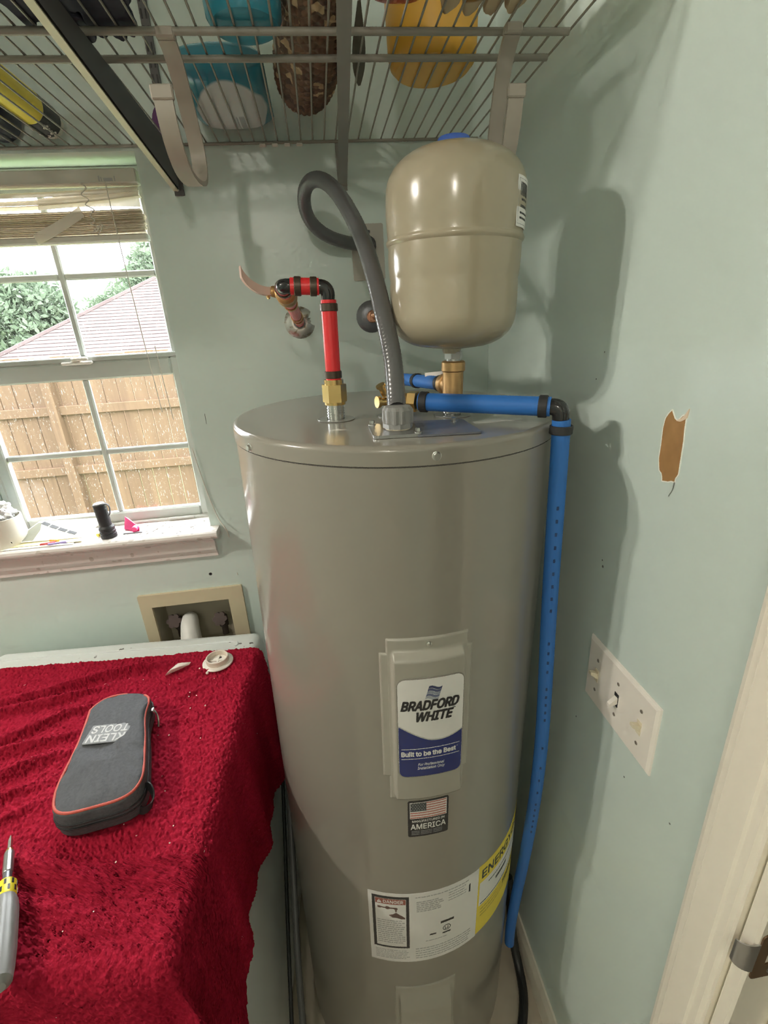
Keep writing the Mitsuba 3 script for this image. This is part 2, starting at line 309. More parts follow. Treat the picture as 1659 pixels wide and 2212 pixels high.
for (y, z, s) in ((-.575, 1.335, .0022), (-.572, 1.345, .0014), (-.50, 1.62, .0012), (-.515, 1.66, .001), (-.70, 1.02, .0014), (-.80, 1.05, .0013), (-.55, 1.0, .0018)):
    put(WR, 'speck', yz(shift(ext(Point(0, 0).buffer(s, 4), .0004), -y, z), 0), CRACK, False)
# marks on the back wall
WB = 'wall_back'
put(WB, 'screw_hole', xz(shift(ext(Point(0, 0).buffer(.0042, 8), .0006), -.771, 1.11), 0), INK, False, label='dark screw hole in the wall below the sill')
put(WB, 'scratch', bx(-.7065, -.7055, -.0005, 0, 1.515, 1.54), CRACK, False)
# ---------------------------------------------------------------- window
W = 'window_1'; labels[W] = {'kind': 'structure', 'label': 'white vinyl window of two sashes, each with four panes'}
X0, X1, Z0, Z1 = -1.275, -.745, 1.238, 2.068
def frm(x0, x1, z0, z1, w, y0, y1, r=.003):
    return cat(bx(x0, x0 + w, y0, y1, z0, z1, r), bx(x1 - w, x1, y0, y1, z0, z1, r), bx(x0 + w, x1 - w, y0, y1, z0, z0 + w, r), bx(x0 + w, x1 - w, y0, y1, z1 - w, z1, r))
put(W, 'frame', frm(X0, X1, Z0, Z1, .016, .085, .139), VINYL, 25)
def drops(a, b, c, d, y, upper):
    n = 2600 if upper else 1100; r = np.random.default_rng(int(abs(a) * 1e4 + c * 1e3))
    x = r.uniform(a, b, n); z = r.uniform(c, d, n)
    keep = meshkit.fbm(np.stack([x * 14, z * 14, x * 0], 1), 3, 4) > r.uniform(.30, .62, n); x, z = x[keep], z[keep]; n = len(x)
    s = r.uniform(.0002, .00055, n) * np.where(r.uniform(size=n) < .06, 1.8, 1); h = s * (r.uniform(1, 1.6, n) if upper else np.where(r.uniform(size=n) < .35, r.uniform(3, 9, n), 1.3))
    g = np.arange(5) * 2 * np.pi / 5; v = np.stack([x[:, None] + s[:, None] * np.cos(g), np.full((n, 5), y), z[:, None] + h[:, None] * np.sin(g)], -1)
    top = np.stack([x, np.full(n, y) - s * .5, z], -1)[:, None]; v = np.concatenate([v, top], 1).reshape(-1, 3); k = np.arange(n)[:, None] * 6
    return trimesh.Trimesh(v, np.vstack([k + [i, (i + 1) % 5, 5] for i in range(5)]), process=False)
def sash(nm, x0, x1, z0, z1, y0, y1, wl, wb_, wt, mx, mz):
    put(W, nm, cat(bx(x0, x0 + wl, y0, y1, z0, z1, .003), bx(x1 - wl, x1, y0, y1, z0, z1, .003), bx(x0 + wl, x1 - wl, y0, y1, z0, z0 + wb_, .004), bx(x0 + wl, x1 - wl, y0, y1, z1 - wt, z1, .004)), VINYL, 25)
    yc = (y0 + y1) / 2
    put(W, 'muntin', bx(mx - .0075, mx + .0075, yc - .006, yc + .006, z0 + wb_, z1 - wt, .003), VINYL, 25)
    for a, b in ((x0 + wl, mx - .0075), (mx + .0075, x1 - wl)):
        put(W, 'muntin', bx(a, b, yc - .006, yc + .006, mz - .0075, mz + .0075, .003), VINYL, 25)
    for a, b in ((x0 + wl, mx - .0075), (mx + .0075, x1 - wl)):
        for c, d in ((z0 + wb_, mz - .0075), (mz + .0075, z1 - wt)):
            pn = put(W, 'pane', trimesh.Trimesh([[a, yc, c], [b, yc, c], [b, yc, d], [a, yc, d]], [[0, 1, 2], [0, 2, 3]], process=False), GLASS, False)
            put(pn, 'droplets', drops(a, b, c, d, yc - .0004, nm == 'upper_sash'), DEW, False, kind='stuff')
MX = -.997
sash('lower_sash', X0 + .014, X1 - .014, Z0 + .014, 1.672, .087, .110, .026, .030, .042, MX, 1.448)
sash('upper_sash', X0 + .014, X1 - .014, 1.640, Z1 - .014, .112, .135, .026, .045, .03, MX, 1.862)
put(W, 'meeting_rail', bx(X0 + .016, X1 - .016, .088, .111, 1.672, 1.684, .002), VINYL, 25)
put(W, 'sash_lock', cat(bx(MX - .035, MX + .035, .072, .088, 1.667, 1.675, .003), at(lathe([(.012, 0), (.012, .007), (.009, .010)], 20), (MX, .081, 1.675)), bx(MX - .004, MX + .03, .066, .074, 1.676, 1.683, .002)), WHITE, 25)
put(W, 'sill_track', cat(bx(X0 + .016, X1 - .016, .070, .087, 1.243, 1.256, .002), bx(-.87, -.80, .066, .072, 1.252, 1.259, .002)), M('track', P((.42, .41, .38), .4)), 25)
# stool and apron
stool = Polygon([(-.044, 1.232), (-.047, 1.236), (-.048, 1.241), (-.046, 1.247), (-.041, 1.250), (.084, 1.250), (.084, 1.2295), (-.041, 1.2295)])
def run(poly, x0, x1):
    m = ext(poly, x1 - x0); v = m.vertices.copy(); m = trimesh.Trimesh(np.stack([x0 + v[:, 2], v[:, 0], v[:, 1]], 1), m.faces); trimesh.repair.fix_normals(m); return m
clip = sbox(-1, 1.0, 0, 2)
struct('trim_4', cat(run(stool.intersection(sbox(-1, 1, -.0005, 2)), -1.36, -.722), run(stool.intersection(sbox(0, 1, 1, 2)), X0 + .001, X1 - .001)), SILLW, 25, label='white window sill with chipped paint')
apron = Polygon([(0, 1.2295), (-.028, 1.2295), (-.028, 1.222), (-.021, 1.217), (-.018, 1.207), (-.018, 1.190), (-.014, 1.182), (-.010, 1.176), (-.010, 1.168), (0, 1.165)])
struct('trim_5', run(apron, -1.35, -.738), SILLW, 25, label='moulded apron under the window sill')
# ---------------------------------------------------------------- blind
bl = thing('window_blind', 'old cream mini blind raised at the top of the window, slats bent and broken', 'window blind')
put(bl, 'headrail', bx(-1.262, -.757, .020, .050, 2.020, 2.046, .002), HEADR, 25)
put(bl, 'printed_mark', xz(cat(*[shift(ext(sbox(0, 0, w, h), .0003), -.832 + o, 2.023) for o, w, h in ((0, .003, .010), (.005, .002, .008), (.010, .018, .006), (.031, .002, .009))]), .020), INKG, False)
def slat(x0, x1, z, y, sag=0., tilt=0., tw=0., n=24, w=.025, rise=0.):
    x = np.linspace(x0, x1, n); t = (x - x0) / (x1 - x0)
    zc = z - sag * 4 * t * (1 - t) + rise * t; u = np.linspace(-.5, .5, 5)
    a = tilt + tw * t
    V = np.stack([np.repeat(x[:, None], 5, 1), y + w * u[None] * np.cos(a)[:, None], zc[:, None] + w * u[None] * np.sin(a)[:, None] + .0035 * (1 - (2 * u[None]) ** 2)], -1)
    m = grid(V); return trimesh.Trimesh(np.vstack([m.vertices, m.vertices - [0, 0, .0004]]), np.vstack([m.faces, m.faces[:, ::-1] + len(m.vertices)]), process=False)
for k in range(13):
    put(bl, 'slat', slat(-1.255 + rng.uniform(0, .006), -.760 - rng.uniform(0, .006), 1.932 + .0034 * k, .036 + rng.uniform(-.003, .003), sag=.002, tilt=rng.uniform(-.08, .08)), SLAT, 40)
for z, sag, tilt, tw, rise in ((2.008, .004, .5, .1, .004), (1.999, .010, .35, .3, .006), (1.992, .012, -.2, .25, .006)):
    put(bl, 'slat', slat(-1.255, -.762, z, .036, sag=sag, tilt=tilt, tw=tw, rise=rise), SLAT, 40)
put(bl, 'broken_slat', slat(-.965, -.762, 1.988, .030, sag=-.004, tilt=1.15, tw=.3, rise=.002), SLAT, 40)
V = [( -.985, .022, 1.9235), (-.95, .021, 1.937), (-.915, .021, 1.953), (-.88, .022, 1.9715)]
put(bl, 'broken_slat', strip(spline(V, 10), (.3, 0, -.95), .020, .0008), SLAT, 40, label='snapped slat hanging at an angle')
put(bl, 'bottom_rail', bx(-1.256, -.760, .026, .048, 1.915, 1.929, .003), HEADR, 25)
put(bl, 'tilt_cord', tube([(-.818, .014, 2.021), (-.816, .012, 1.9), (-.812, .012, 1.72), (-.806, .012, 1.55)], .0009, 6), CORD)
put(bl, 'tilt_cord', tube([(-.790, .012, 1.70), (-.788, .012, 1.62), (-.784, .012, 1.53)], .0009, 6), CORD)
cp_ = [(-.868, .018, 2.02), (-.862, .016, 2.008), (-.87, .015, 2.0), (-.858, .014, 1.99), (-.866, .013, 1.982), (-.852, .014, 1.972), (-.862, .014, 1.962), (-.856, .014, 1.953), (-.866, .014, 1.947), (-.85, .014, 1.94), (-.862, .014, 1.932), (-.848, .014, 1.944), (-.856, .014, 1.926)]
put(bl, 'lift_cord', tube(spline(cp_, 80), .0011, 6), CORD, label='tangled lift cord')
# loose cord over the end of the sill
solo('cord', tube(spline([(-.750, -.004, 1.46), (-.738, -.004, 1.36), (-.715, -.012, 1.262), (-.706, -.02, 1.251), (-.703, -.004, 1.22), (-.70, -.003, 1.10)], 40), .0012, 6), CORD, 'thin white cord hanging over the right end of the window sill', 'cord')
# ---------------------------------------------------------------- outside
struct('ground', bx(-30, 20, .3, 40, -.6, -.45), GRASS, False)
FY = 4.2
fn = thing('fence', 'weathered brown wooden board fence outside the window', 'fence')
for k in range(56):
    x = -6.6 + .145 * k
    put(fn, 'board', bx(x, x + .139, FY + .04, FY + .056 + rng.uniform(0, .004), -.45, 1.60 + rng.uniform(-.012, .012), .003), FENCE, 25)
for z in (-.2, .43, 1.07):
    put(fn, 'rail', bx(-6.6, 1.6, FY, FY + .04, z - .045, z + .045, .004), FENCE, 25)
for x in (-5.6, -3.2, -.8): put(fn, 'post', bx(x - .045, x + .045, FY - .05, FY + .04, -.45, 1.5, .004), FENCE, 25)
hs = thing('house', 'neighbouring house with a reddish shingle hip roof beyond the fence', 'house')
put(hs, 'wall', bx(-5.5, 3.5, 8.5, 16, -.45, 1.45), HWALL, False)
E0, E1 = np.array([-5.95, 7.95, 1.50]), np.array([4.0, 7.95, 1.50]); R0, R1 = np.array([-2.2, 12.2, 3.83]), np.array([.4, 12.2, 3.83]); B0 = np.array([-5.95, 16.4, 1.50]); B1 = np.array([4.0, 16.4, 1.5])
def courses(a, b, c, d, n):
    out = []
    nn = np.cross(b - a, c - a); nn /= np.linalg.norm(nn)
    if nn[2] < 0: nn = -nn
    for i in range(n):
        t0, t1 = i / n, (i + 1.15) / n
        t1 = min(t1, 1)
        p = [a + (d - a) * t0, b + (c - b) * t0, b + (c - b) * t1, a + (d - a) * t1]
        up = [p[0] + nn * .012, p[1] + nn * .012, p[2] + nn * .001, p[3] + nn * .001]
        v = np.array(p + up); out.append(trimesh.Trimesh(v, [[4, 5, 6], [4, 6, 7], [0, 1, 5], [0, 5, 4]], process=False))
    return cat(*out)
put(hs, 'roof', cat(courses(E0, E1, R1, R0, 40), courses(B0, E0, R0, R0 + [.01, 0, 0], 40), courses(E1, B1, R1, R1 - [.01, 0, 0], 20), courses(B1, B0, R0, R1, 20)), ROOF, False)
put(hs, 'hip_cap', tube([E0, R0], .05, 6), ROOF, False)
def tree(x, y, h, rx, rz, n, label, seed):
    r = np.random.default_rng(seed); t = thing('tree', label, 'tree')
    put(t, 'trunk', tube([(x, y, -.45), (x + .1, y, h * .5), (x, y, h)], [.16, .12, .04], 8), BARK)
    u = r.normal(size=(n, 3)); u /= np.linalg.norm(u, axis=1, keepdims=True); rad = r.uniform(.35, 1, (n, 1)) ** .6
    lump = .72 + .5 * meshkit.noise(u * 2.2 + seed, seed)[:, None]
    c = np.array([x, y, h]) + u * rad * lump * [rx, rx, rz]
    a = r.normal(size=(n, 3)); a /= np.linalg.norm(a, axis=1, keepdims=True); b = np.cross(a, r.normal(size=(n, 3))); b /= np.linalg.norm(b, axis=1, keepdims=True)
    s = r.uniform(.05, .10, (n, 1))
    v = np.stack([c + a * s * 1.5, c + b * s * .6, c - a * s * 1.5, c - b * s * .6], 1).reshape(-1, 3); k = np.arange(n)[:, None] * 4
    put(t, 'foliage', trimesh.Trimesh(v, np.vstack([k + [0, 1, 2], k + [0, 2, 3]]), process=False), LEAVES, False, kind='stuff')
tree(-8.15, 14, 2.0, 1.25, 1.55, 9000, 'pale leafy tree at the left edge of the roof outside the window', 3)
tree(-5.35, 18, 3.6, 1.5, 1.3, 9000, 'tree top rising behind the shingle roof outside', 9)
tree(-9.6, 25, 2.8, 1.5, 1.4, 5000, 'low tree between the roof and the sky, behind the window muntin', 12)
# ---------------------------------------------------------------- ceiling lamp (two bulbs)
M('bulb', P((.8, .8, .8), .5))
for LAMP, BULB, says in LAMPS:
    cl = thing('ceiling_lamp', says, 'lamp')
    put(cl, 'base', at(lathe([(.11, 0), (.11, .012), (.095, .03), (.04, .036)], 40), (LAMP[0], LAMP[1], 2.44), (0, 0, -1)), WHITE)
    for s in (-1, 1):
        put(cl, 'socket', at(lathe([(.018, 0), (.018, .03)], 20), (LAMP[0], LAMP[1] + s * .08, 2.408), (0, 0, -1)), WHITE)
        b = trimesh.creation.icosphere(3, .026); b.apply_translation([LAMP[0], LAMP[1] + s * .08, LAMP[2] - .006])
        k = put(cl, 'bulb', b, 'm_bulb', True)
        scene[k]['emitter'] = {'type': 'area', 'radiance': {'type': 'rgb', 'value': [BULB, BULB * .925, BULB * .81]}}
# ---------------------------------------------------------------- water heater
TO = np.array([-.342, -.3795, 0]); TZ = np.array([.026, -.006, 1.]); TZ /= np.linalg.norm(TZ)
TX = np.cross([0, 1, 0], TZ); TX /= np.linalg.norm(TX); TY = np.cross(TZ, TX); TF = np.stack([TX, TY, TZ])
R = .264
def tw(p): return TO + np.asarray(p, float) @ TF
def twm(m): m = m.copy(); m.vertices = tw(m.vertices); return m
def wrap(m, a0, z0, r, sub=.008):
    """A mesh drawn in (x, y) with depth z, bent round the tank: x along the angle from a0 degrees (0 = front, + = right), y up from z0."""
    if sub:
        v, f = trimesh.remesh.subdivide_to_size(m.vertices, m.faces, sub); m = trimesh.Trimesh(v, f, process=False)
    v = m.vertices; a = np.radians(a0) + v[:, 0] / r; q = r + v[:, 2]
    return twm(trimesh.Trimesh(np.stack([q * np.sin(a), -q * np.cos(a), z0 + v[:, 1]], 1), m.faces, process=False))
wh = thing('water_heater', 'tall grey electric water heater cylinder standing in the corner', 'water heater')
put(wh, 'body', twm(lathe([(.255, .0), (R, .006), (R, 1.554)], 160)), TANK, 40)
put(wh, 'seam', twm(ring(R - .004, R + .0007, 1.5526, 1.5552, 160)), M('seam_dark', P((.05, .045, .04), .6)), False)
lid = [(R + .0022, 1.5550), (R + .0022, 1.572)] + [(R + .0022 - .008 * (1 - math.cos(t)), 1.572 + .008 * math.sin(t)) for t in np.linspace(.2, 1.57, 6)] + [(.20, 1.5808), (.10, 1.5812)]
put(wh, 'lid', twm(lathe(lid, 160)), TANK, 40)
def screw(r=.0062, h=.004):
    hexh = trimesh.creation.cylinder(r * .72, h * .8, sections=6); hexh.apply_translation([0, 0, h * .8])
    return cat(lathe([(r, 0), (r, .0012), (r * .8, .0018)], 20), hexh)
def on_side(m, a, z, r=R): 
    a = math.radians(a); n = np.array([math.sin(a), -math.cos(a), 0]); return at(m, tw(n * r + [0, 0, z]), n @ TF, TZ)
for a, z in ((3.0, 1.566), (-57.9, 1.561), (63, 1.565), (-118, 1.565)):
    put(wh, 'screw', on_side(screw(), a, z, R + .001), STEEL)
def panel(a0, a1, z0, z1, ia0, ia1, iz0, iz1, fl=.003, hi=.0125, mg=.014):
    na, nz = 90, 140
    a = np.linspace(a0, a1, na); z = np.linspace(z0, z1, nz); A, Z = np.meshgrid(a, z, indexing='ij')
    k = math.radians(1) * R
    def st(x, w): t = np.clip(x / w, 0, 1); return t * t * (3 - 2 * t)
    e = np.minimum(np.minimum((A - a0) * k, (a1 - A) * k), np.minimum(Z - z0, z1 - Z))
    h = fl * st(e, .0025)
    i = st((A - ia0) * k, .006) * st((ia1 - A) * k, .006) * st(iz1 - Z, mg) * st(Z - iz0, .008)
    q = R - .0006 + h + hi * i; Ar = np.radians(A)
    return twm(grid(np.stack([q * np.sin(Ar), -q * np.cos(Ar), Z], -1)))
ap = put(wh, 'access_panel', cat(panel(-12.4, 14.6, .985, 1.303, -10.9, 13.1, .992, 1.284), panel(-14.6, 16.2, 1.035, 1.278, -18, -17, 1.5, 1.6)), PLASTIC_GREY, True, label='raised plastic access panel with nameplate')
put(ap, 'screw', on_side(at(lathe([(.004, 0), (.004, .002), (.0025, .003)], 16), (0, 0, 0)), 1.2, 1.292, R + .002), STEEL)
RN = R + .0150
def arc(a0, a1): return math.radians(a1 - a0) * RN
nx = arc(-8.9, 11.6); na0 = -8.9
npoly = rrect(0, 0, nx, .190, .012)
xs = np.linspace(-.01, nx + .01, 40); tt = xs / nx
wv = .103 - .036 * np.sin(np.clip(tt * 1.25, 0, 1.25) * np.pi / 1.25 * .5 * 1.3) * 1.0 + .028 * np.clip(tt - .45, 0, 1) ** 1.3
wpoly = Polygon(list(zip(xs, wv)) + [(nx + .02, -.02), (-.02, -.02)])
nmp = put(wh, 'nameplate', wrap(shift(ext(npoly, .0012), z=.0002), na0, 1.052, RN), LABELW, 30, label='white and navy nameplate with maker lettering')
rim = npoly.buffer(.0016).difference(npoly.buffer(-.0002))
put(nmp, 'border', wrap(ext(rim, .0013), na0, 1.052, RN), M('plate_edge', P((.20, .19, .17), .4)), 30)
put(nmp, 'blue_field', wrap(shift(ext(npoly.buffer(-.0004).intersection(wpoly), .0004), z=.0014), na0, 1.052, RN), NAVYL, 30)
swave = Polygon(list(zip(xs, wv + .0022)) + list(zip(xs[::-1], wv[::-1]))).intersection(npoly.buffer(-.0005))
put(nmp, 'wave_line', wrap(shift(ext(swave, .0003), z=.0014), na0, 1.052, RN), INKG, 30)
cx = nx / 2
def ntext(s, h, x, z, mat, fat=0., **k):
    t = text(s, h, .0004, **k)
    if fat: t = cat(*[shift(t, dx, dz, dd) for dx, dz, dd in ((-fat, 0, 0), (fat, 0, .00002), (0, fat * .7, .00004), (0, -fat * .7, .00006))])
    put(nmp, 'lettering', wrap(shift(t, x, z, .0018), na0, 1.052, RN, .012), mat, False)
ntext('BRADFORD', .0165, .0045, .134, INK, .0006, bold=True, width=nx - .014, slant=.22)
ntext('WHITE', .0165, .0245, .1125, INK, .0006, bold=True, width=.056, slant=.22)
ntext('™', .005, .083, .126, INK)
ntext('Built to be the Best', .0088, .004, .0435, LABELW, .0002, bold=True, width=nx - .014)
ntext('™', .003, nx - .009, .049, LABELW)
ntext('For Professional', .0052, .0295, .0225, LABELW, width=.041, slant=.2)
ntext('Installation Only', .0052, .0285, .0148, LABELW, width=.043, slant=.2)
put(nmp, 'rule', wrap(shift(ext(unary_union([sbox(.004, .0575, nx - .004, .0583), sbox(.004, .0375, nx - .004, .0383)]), .0003), z=.0018), na0, 1.052, RN), LABELW, False)
# waving flag emblem
u = np.linspace(0, 1, 14)
for k in range(5):
    lo, hi2 = .152 + .0047 * k, .152 + .0047 * (k + 1) - .0007
    top = [(cx - .0085 + .020 * t + .0012 * k, hi2 + .0022 * math.sin(t * 5.4 + .6)) for t in u]; bot = [(cx - .0085 + .020 * t + .0012 * k - .001, lo + .0022 * math.sin(t * 5.4 + .6)) for t in u]
    put(nmp, 'flag_emblem', wrap(shift(ext(Polygon(top + bot[::-1]), .0003), z=.0014), na0, 1.052, RN), M('emblem%d' % k, P([(.30, .32, .36), (.10, .12, .20), (.20, .22, .28), (.05, .06, .13), (.03, .035, .09)][k], .4)), False)
# flag sticker
fs0 = -6.2; fw = math.radians(15.4) * R
fst = put(wh, 'flag_sticker', wrap(ext(rrect(0, 0, fw, .087, .004), .0004), fs0, .889, R), INK, 30, label='black sticker with striped flag and lettering')
fx0, fx1, fz0, fz1 = .0035, fw - .0035, .0445, .083
put(fst, 'flag_ground', wrap(shift(ext(sbox(fx0, fz0, fx1, fz1), .0003), z=.0003), fs0, .889, R), LABELW, 30)
st = [sbox(fx0 + .001, fz0 + .001 + (fz1 - fz0 - .002) / 13 * k, fx1 - .001, fz0 + .001 + (fz1 - fz0 - .002) / 13 * (k + 1)) for k in range(0, 13, 2)]
put(fst, 'stripe', wrap(shift(cat(*[ext(s, .0002) for s in st]), z=.0005), fs0, .889, R), FLAGR, False)
put(fst, 'canton', wrap(shift(ext(sbox(fx0 + .001, fz0 + .001 + (fz1 - fz0 - .002) * 6 / 13, fx0 + .028, fz1 - .001), .0003), z=.0006), fs0, .889, R), FLAGB, False)
put(fst, 'star', wrap(shift(cat(*[ext(Point(fx0 + .003 + .0044 * i + (.0022 if j % 2 else 0), fz0 + .0215 + .0038 * j).buffer(.0008, 3), .0002) for j in range(5) for i in range(5 if j % 2 else 6)]), z=.0009), fs0, .889, R, 0), INKG, False, kind='stuff')
put(fst, 'lettering', wrap(shift(text('MANUFACTURED IN', .0050, .0002, width=fw - .014, bold=True), .007, .0355, .0005), fs0, .889, R, .012), LABELW, False)
put(fst, 'lettering', wrap(shift(text('AMERICA', .0125, .0002, width=fw - .009, bold=True), .0045, .0185, .0005), fs0, .889, R, .012), LABELW, False)
put(fst, 'fine_print', wrap(shift(cat(*[ext(sbox(.006 + o, z, .006 + o + l, z + .0016), .0002) for z in (.0125, .0088, .005) for o, l in ((0, .014), (.016, .02), (.038, .016))]), z=.0004), fs0, .889, R), M('ink_dim', P((.16, .16, .17), .5)), False, kind='stuff')
# rating label
dl0 = -23.2; dw = math.radians(48.6) * R; dz0 = .520
dla = put(wh, 'rating_label', wrap(ext(sbox(0, 0, dw, .214), .0004), dl0, dz0, R), LABELW, 30, label='wide white rating and warning label')
b0 = (.0075, .046, .078, .205)
put(dla, 'danger_border', wrap(shift(ext(sbox(*b0).difference(sbox(b0[0] + .0058, b0[1] + .005, b0[2] - .0058, b0[3] - .007)), .0002), z=.0004), dl0, dz0, R), INK, False)
put(dla, 'danger_band', wrap(shift(ext(sbox(b0[0] + .0065, .182, b0[2] - .0065, .197), .0002), z=.0004), dl0, dz0, R), DANGER, False)
put(dla, 'lettering', wrap(shift(text('DANGER', .0085, .0002, bold=True, width=.038), .029, .1852, .0006), dl0, dz0, R, .012), LABELW, False)
put(dla, 'warning_triangle', wrap(shift(ext(Polygon([(.0165, .1845), (.0265, .1845), (.0215, .1945)]).difference(Polygon([(.021, .188), (.022, .188), (.0222, .192), (.0208, .192)])), .0002), z=.0006), dl0, dz0, R), LABELW, False)
tap = unary_union([sbox(.018, .168, .024, .174), sbox(.024, .1695, .036, .1725), Point(.037, .171).buffer(.0045), sbox(.037, .169, .052, .173), Point(.053, .1695).buffer(.0035), sbox(.0515, .160, .0545, .169)])
hand = Polygon([(.040, .150), (.047, .1525), (.053, .158), (.058, .1535), (.066, .147), (.070, .143), (.070, .139), (.062, .139), (.055, .1425), (.047, .1425), (.041, .1445), (.046, .1465), (.040, .1475)])
put(dla, 'pictogram', wrap(shift(cat(ext(tap, .0002), ext(hand, .0002)), z=.0004), dl0, dz0, R), M('picto', P((.10, .06, .05), .5)), False, label='pictogram of a tap scalding a hand')
def rows(x0, x1, z1, z0, n, h, seed, fill=.9):
    r = np.random.default_rng(seed); out = []
    for z in np.linspace(z1, z0, n):
        x = x0
        while x < x0 + (x1 - x0) * fill:
            l = r.uniform(.003, .010); out.append(ext(sbox(x, z, min(x + l, x1), z + h), .0002)); x += l + .0014
    return cat(*out)
put(dla, 'fine_print', wrap(shift(cat(rows(.016, .070, .131, .062, 12, .0028, 1), rows(.010, .078, .036, .010, 6, .0018, 2), rows(.090, dw - .02, .200, .200, 1, .003, 3), rows(.092, .150, .186, .158, 6, .0034, 4, .75), rows(.155, dw - .03, .192, .170, 4, .0026, 5), rows(.090, dw - .008, .040, .010, 5, .003, 6), rows(.110, .160, .062, .060, 1, .0024, 8)), z=.0004), dl0, dz0, R, .02), INKG, False, kind='stuff')
put(dla, 'emblem', wrap(shift(cat(ext(sbox(.140, .108, .168, .1145), .0002), ext(Point(.153, .090).buffer(.0085).difference(Point(.153, .090).buffer(.007)), .0002), ext(unary_union([sbox(.149, .086, .1505, .094), sbox(.149, .0855, .156, .087), sbox(.1548, .086, .1563, .094)]), .0002), ext(sbox(.1445, .0735, .1615, .0775), .0002), ext(sbox(.118, .0795, .131, .0835), .0002), ext(sbox(.2, .165, .2035, .188), .0002)), z=.0004), dl0, dz0, R), INK, False)
# yellow energy label
eg0 = 25.5; ew = math.radians(50) * R
egl = put(wh, 'energy_label', wrap(ext(sbox(0, 0, ew, .212), .0004), eg0, .524, R), YELLOWL, 30, label='yellow energy label with black heading')
put(egl, 'white_box', wrap(shift(ext(sbox(.004, .088, ew - .004, .160), .0002), z=.0004), eg0, .524, R), LABELW, False)
put(egl, 'lettering', wrap(shift(text('ENERGYGUIDE', .024, .0002, bold=True, width=ew - .024), .009, .171, .0004), eg0, .524, R, .012), INK, False)
put(egl, 'fine_print', wrap(shift(cat(ext(sbox(.008, .092, ew - .02, .0945), .0002), ext(sbox(.055, .122, .10, .130), .0002), rows(.03, ew - .03, .142, .142, 1, .003, 11), rows(.09, ew - .02, .070, .062, 2, .004, 12)), z=.0006), eg0, .524, R, .02), INK, False, kind='stuff')
put(egl, 'fine_print', wrap(shift(rows(.01, ew - .06, .072, .05, 3, .0035, 13), z=.0004), eg0, .524, R, .02), M('ink_olive', P((.42, .33, .05), .5)), False, kind='stuff')
# lower access panel
lp = put(wh, 'access_panel', panel(-13.5, 15.2, .11, .432, -11.9, 13.2, .12, .416, fl=.0025, hi=.014, mg=.05), PLASTIC_GREY, True)
# parts on the lid (local coordinates on top, z 1.581)
LZ = 1.5805
def lt(x, y, z=LZ): return tw([x, y, z])
for (x, y) in ((-.100, -.070), (.081, -.085), (-.006, -.066)):
    put(wh, 'nipple_collar', at(ring(.0135, .029, 0, .0016, 48, .0006), lt(x, y, LZ + .0006), TZ), M('collar', P((.32, .32, .30), .3, metallic=.5)), 30)
jc = put(wh, 'junction_cover', twm(shift(ext(rrect(-.058, -.222, .006, -.142, .007), .004), z=LZ + .0005)), GALV, 30, label='bright metal junction cover under the conduit')
put(wh, 'junction_cover', twm(shift(ext(rrect(-.001, -.224, .084, -.130, .004), .0025), z=LZ + .0005)), M('cover_blue_grey', P((.20, .21, .25), .35, metallic=.6)), 30, label='dark grey junction cover plate')
for x, y, z in ((-.052, -.148, .0045), (.001, -.214, .0045), (.066, -.150, .003), (.001, -.15, .0045)):
    put(wh, 'screw', at(screw(.0052, .005), lt(x, y, LZ + z), TZ), STEEL)
put(wh, 'sticker', twm(shift(ext(Polygon([(-.115, -.155), (-.065, -.105), (.02, -.10), (-.01, -.15)]), .0004), z=LZ)), M('sticker_clear', P((.46, .44, .40), .2)), 30)
put(wh, 'sticker', twm(shift(ext(Polygon([(.095, -.16), (.17, -.15), (.155, -.075), (.085, -.085)]), .0004), z=LZ)), 'm_sticker_clear', 30)
# ---------------------------------------------------------------- hot water line (red)
hp = thing('hot_water_pipe', 'red plastic hot water pipe rising from the heater and turning to the wall', 'pipe')
h0 = lt(-.100, -.070); 
def up(d, o): return o + TZ * d
put(hp, 'nipple', at(cat(lathe([(.0125, 0), (.0125, .028)], 32), *[ring(.0115, .0138, z, z + .0018, 32) for z in (.006, .010, .014, .018)]), h0, TZ), STEEL)
hexn = trimesh.creation.cylinder(.0185, .026, sections=6); hexn.apply_translation([0, 0, .041])
put(hp, 'brass_nut', at(cat(hexn, lathe([(.0145, .054), (.0145, .061)], 32), lathe([(.016, .024), (.016, .030)], 32)), h0, TZ), BRASS, 30, label='hexagonal brass union nut')
ztop = .172
put(hp, 'pipe', at(lathe([(.0112, .060), (.0112, ztop - .001)], 32), h0, TZ), RED)
for z in (.063, ztop - .016): put(hp, 'crimp_ring', at(ring(.011, .0128, z, z + .0105, 36, .0008), h0, TZ), RINGC)
e1 = up(ztop + .016, h0); e2 = e1 + np.array([-.063, .0, .004])
def elbow(c, d1, d2, r=.0088, L=.02):
    d1 = np.array(d1, float); d1 /= np.linalg.norm(d1); d2 = np.array(d2, float); d2 /= np.linalg.norm(d2)
    rr = .011; P_ = [c + d1 * L]
    for t in np.linspace(0, 1, 9):
        a = c + d1 * rr; b = c + d2 * rr; P_.append((1 - t) ** 2 * a + 2 * t * (1 - t) * c + t * t * b)
    P_.append(c + d2 * L)
    return tube(P_, [r] + [r * 1.12] * 9 + [r], 20)
put(hp, 'elbow', elbow(e1, -TZ, e2 - e1), BLACKP, 40, label='glossy black elbow')
dh = (e2 - e1) / np.linalg.norm(e2 - e1)
put(hp, 'pipe', at(lathe([(.0112, .0), (.0112, .040)], 32), e1 + dh * .012, dh), RED)
for s in (.015, .037): put(hp, 'crimp_ring', at(ring(.011, .0128, s, s + .0095, 36, .0008), e1 + dh * (s * 0 + .0), dh), RINGC)
wl = np.array([-.455, 0.0, 1.731]); ds = (wl - e2); ls = np.linalg.norm(ds); ds /= ls
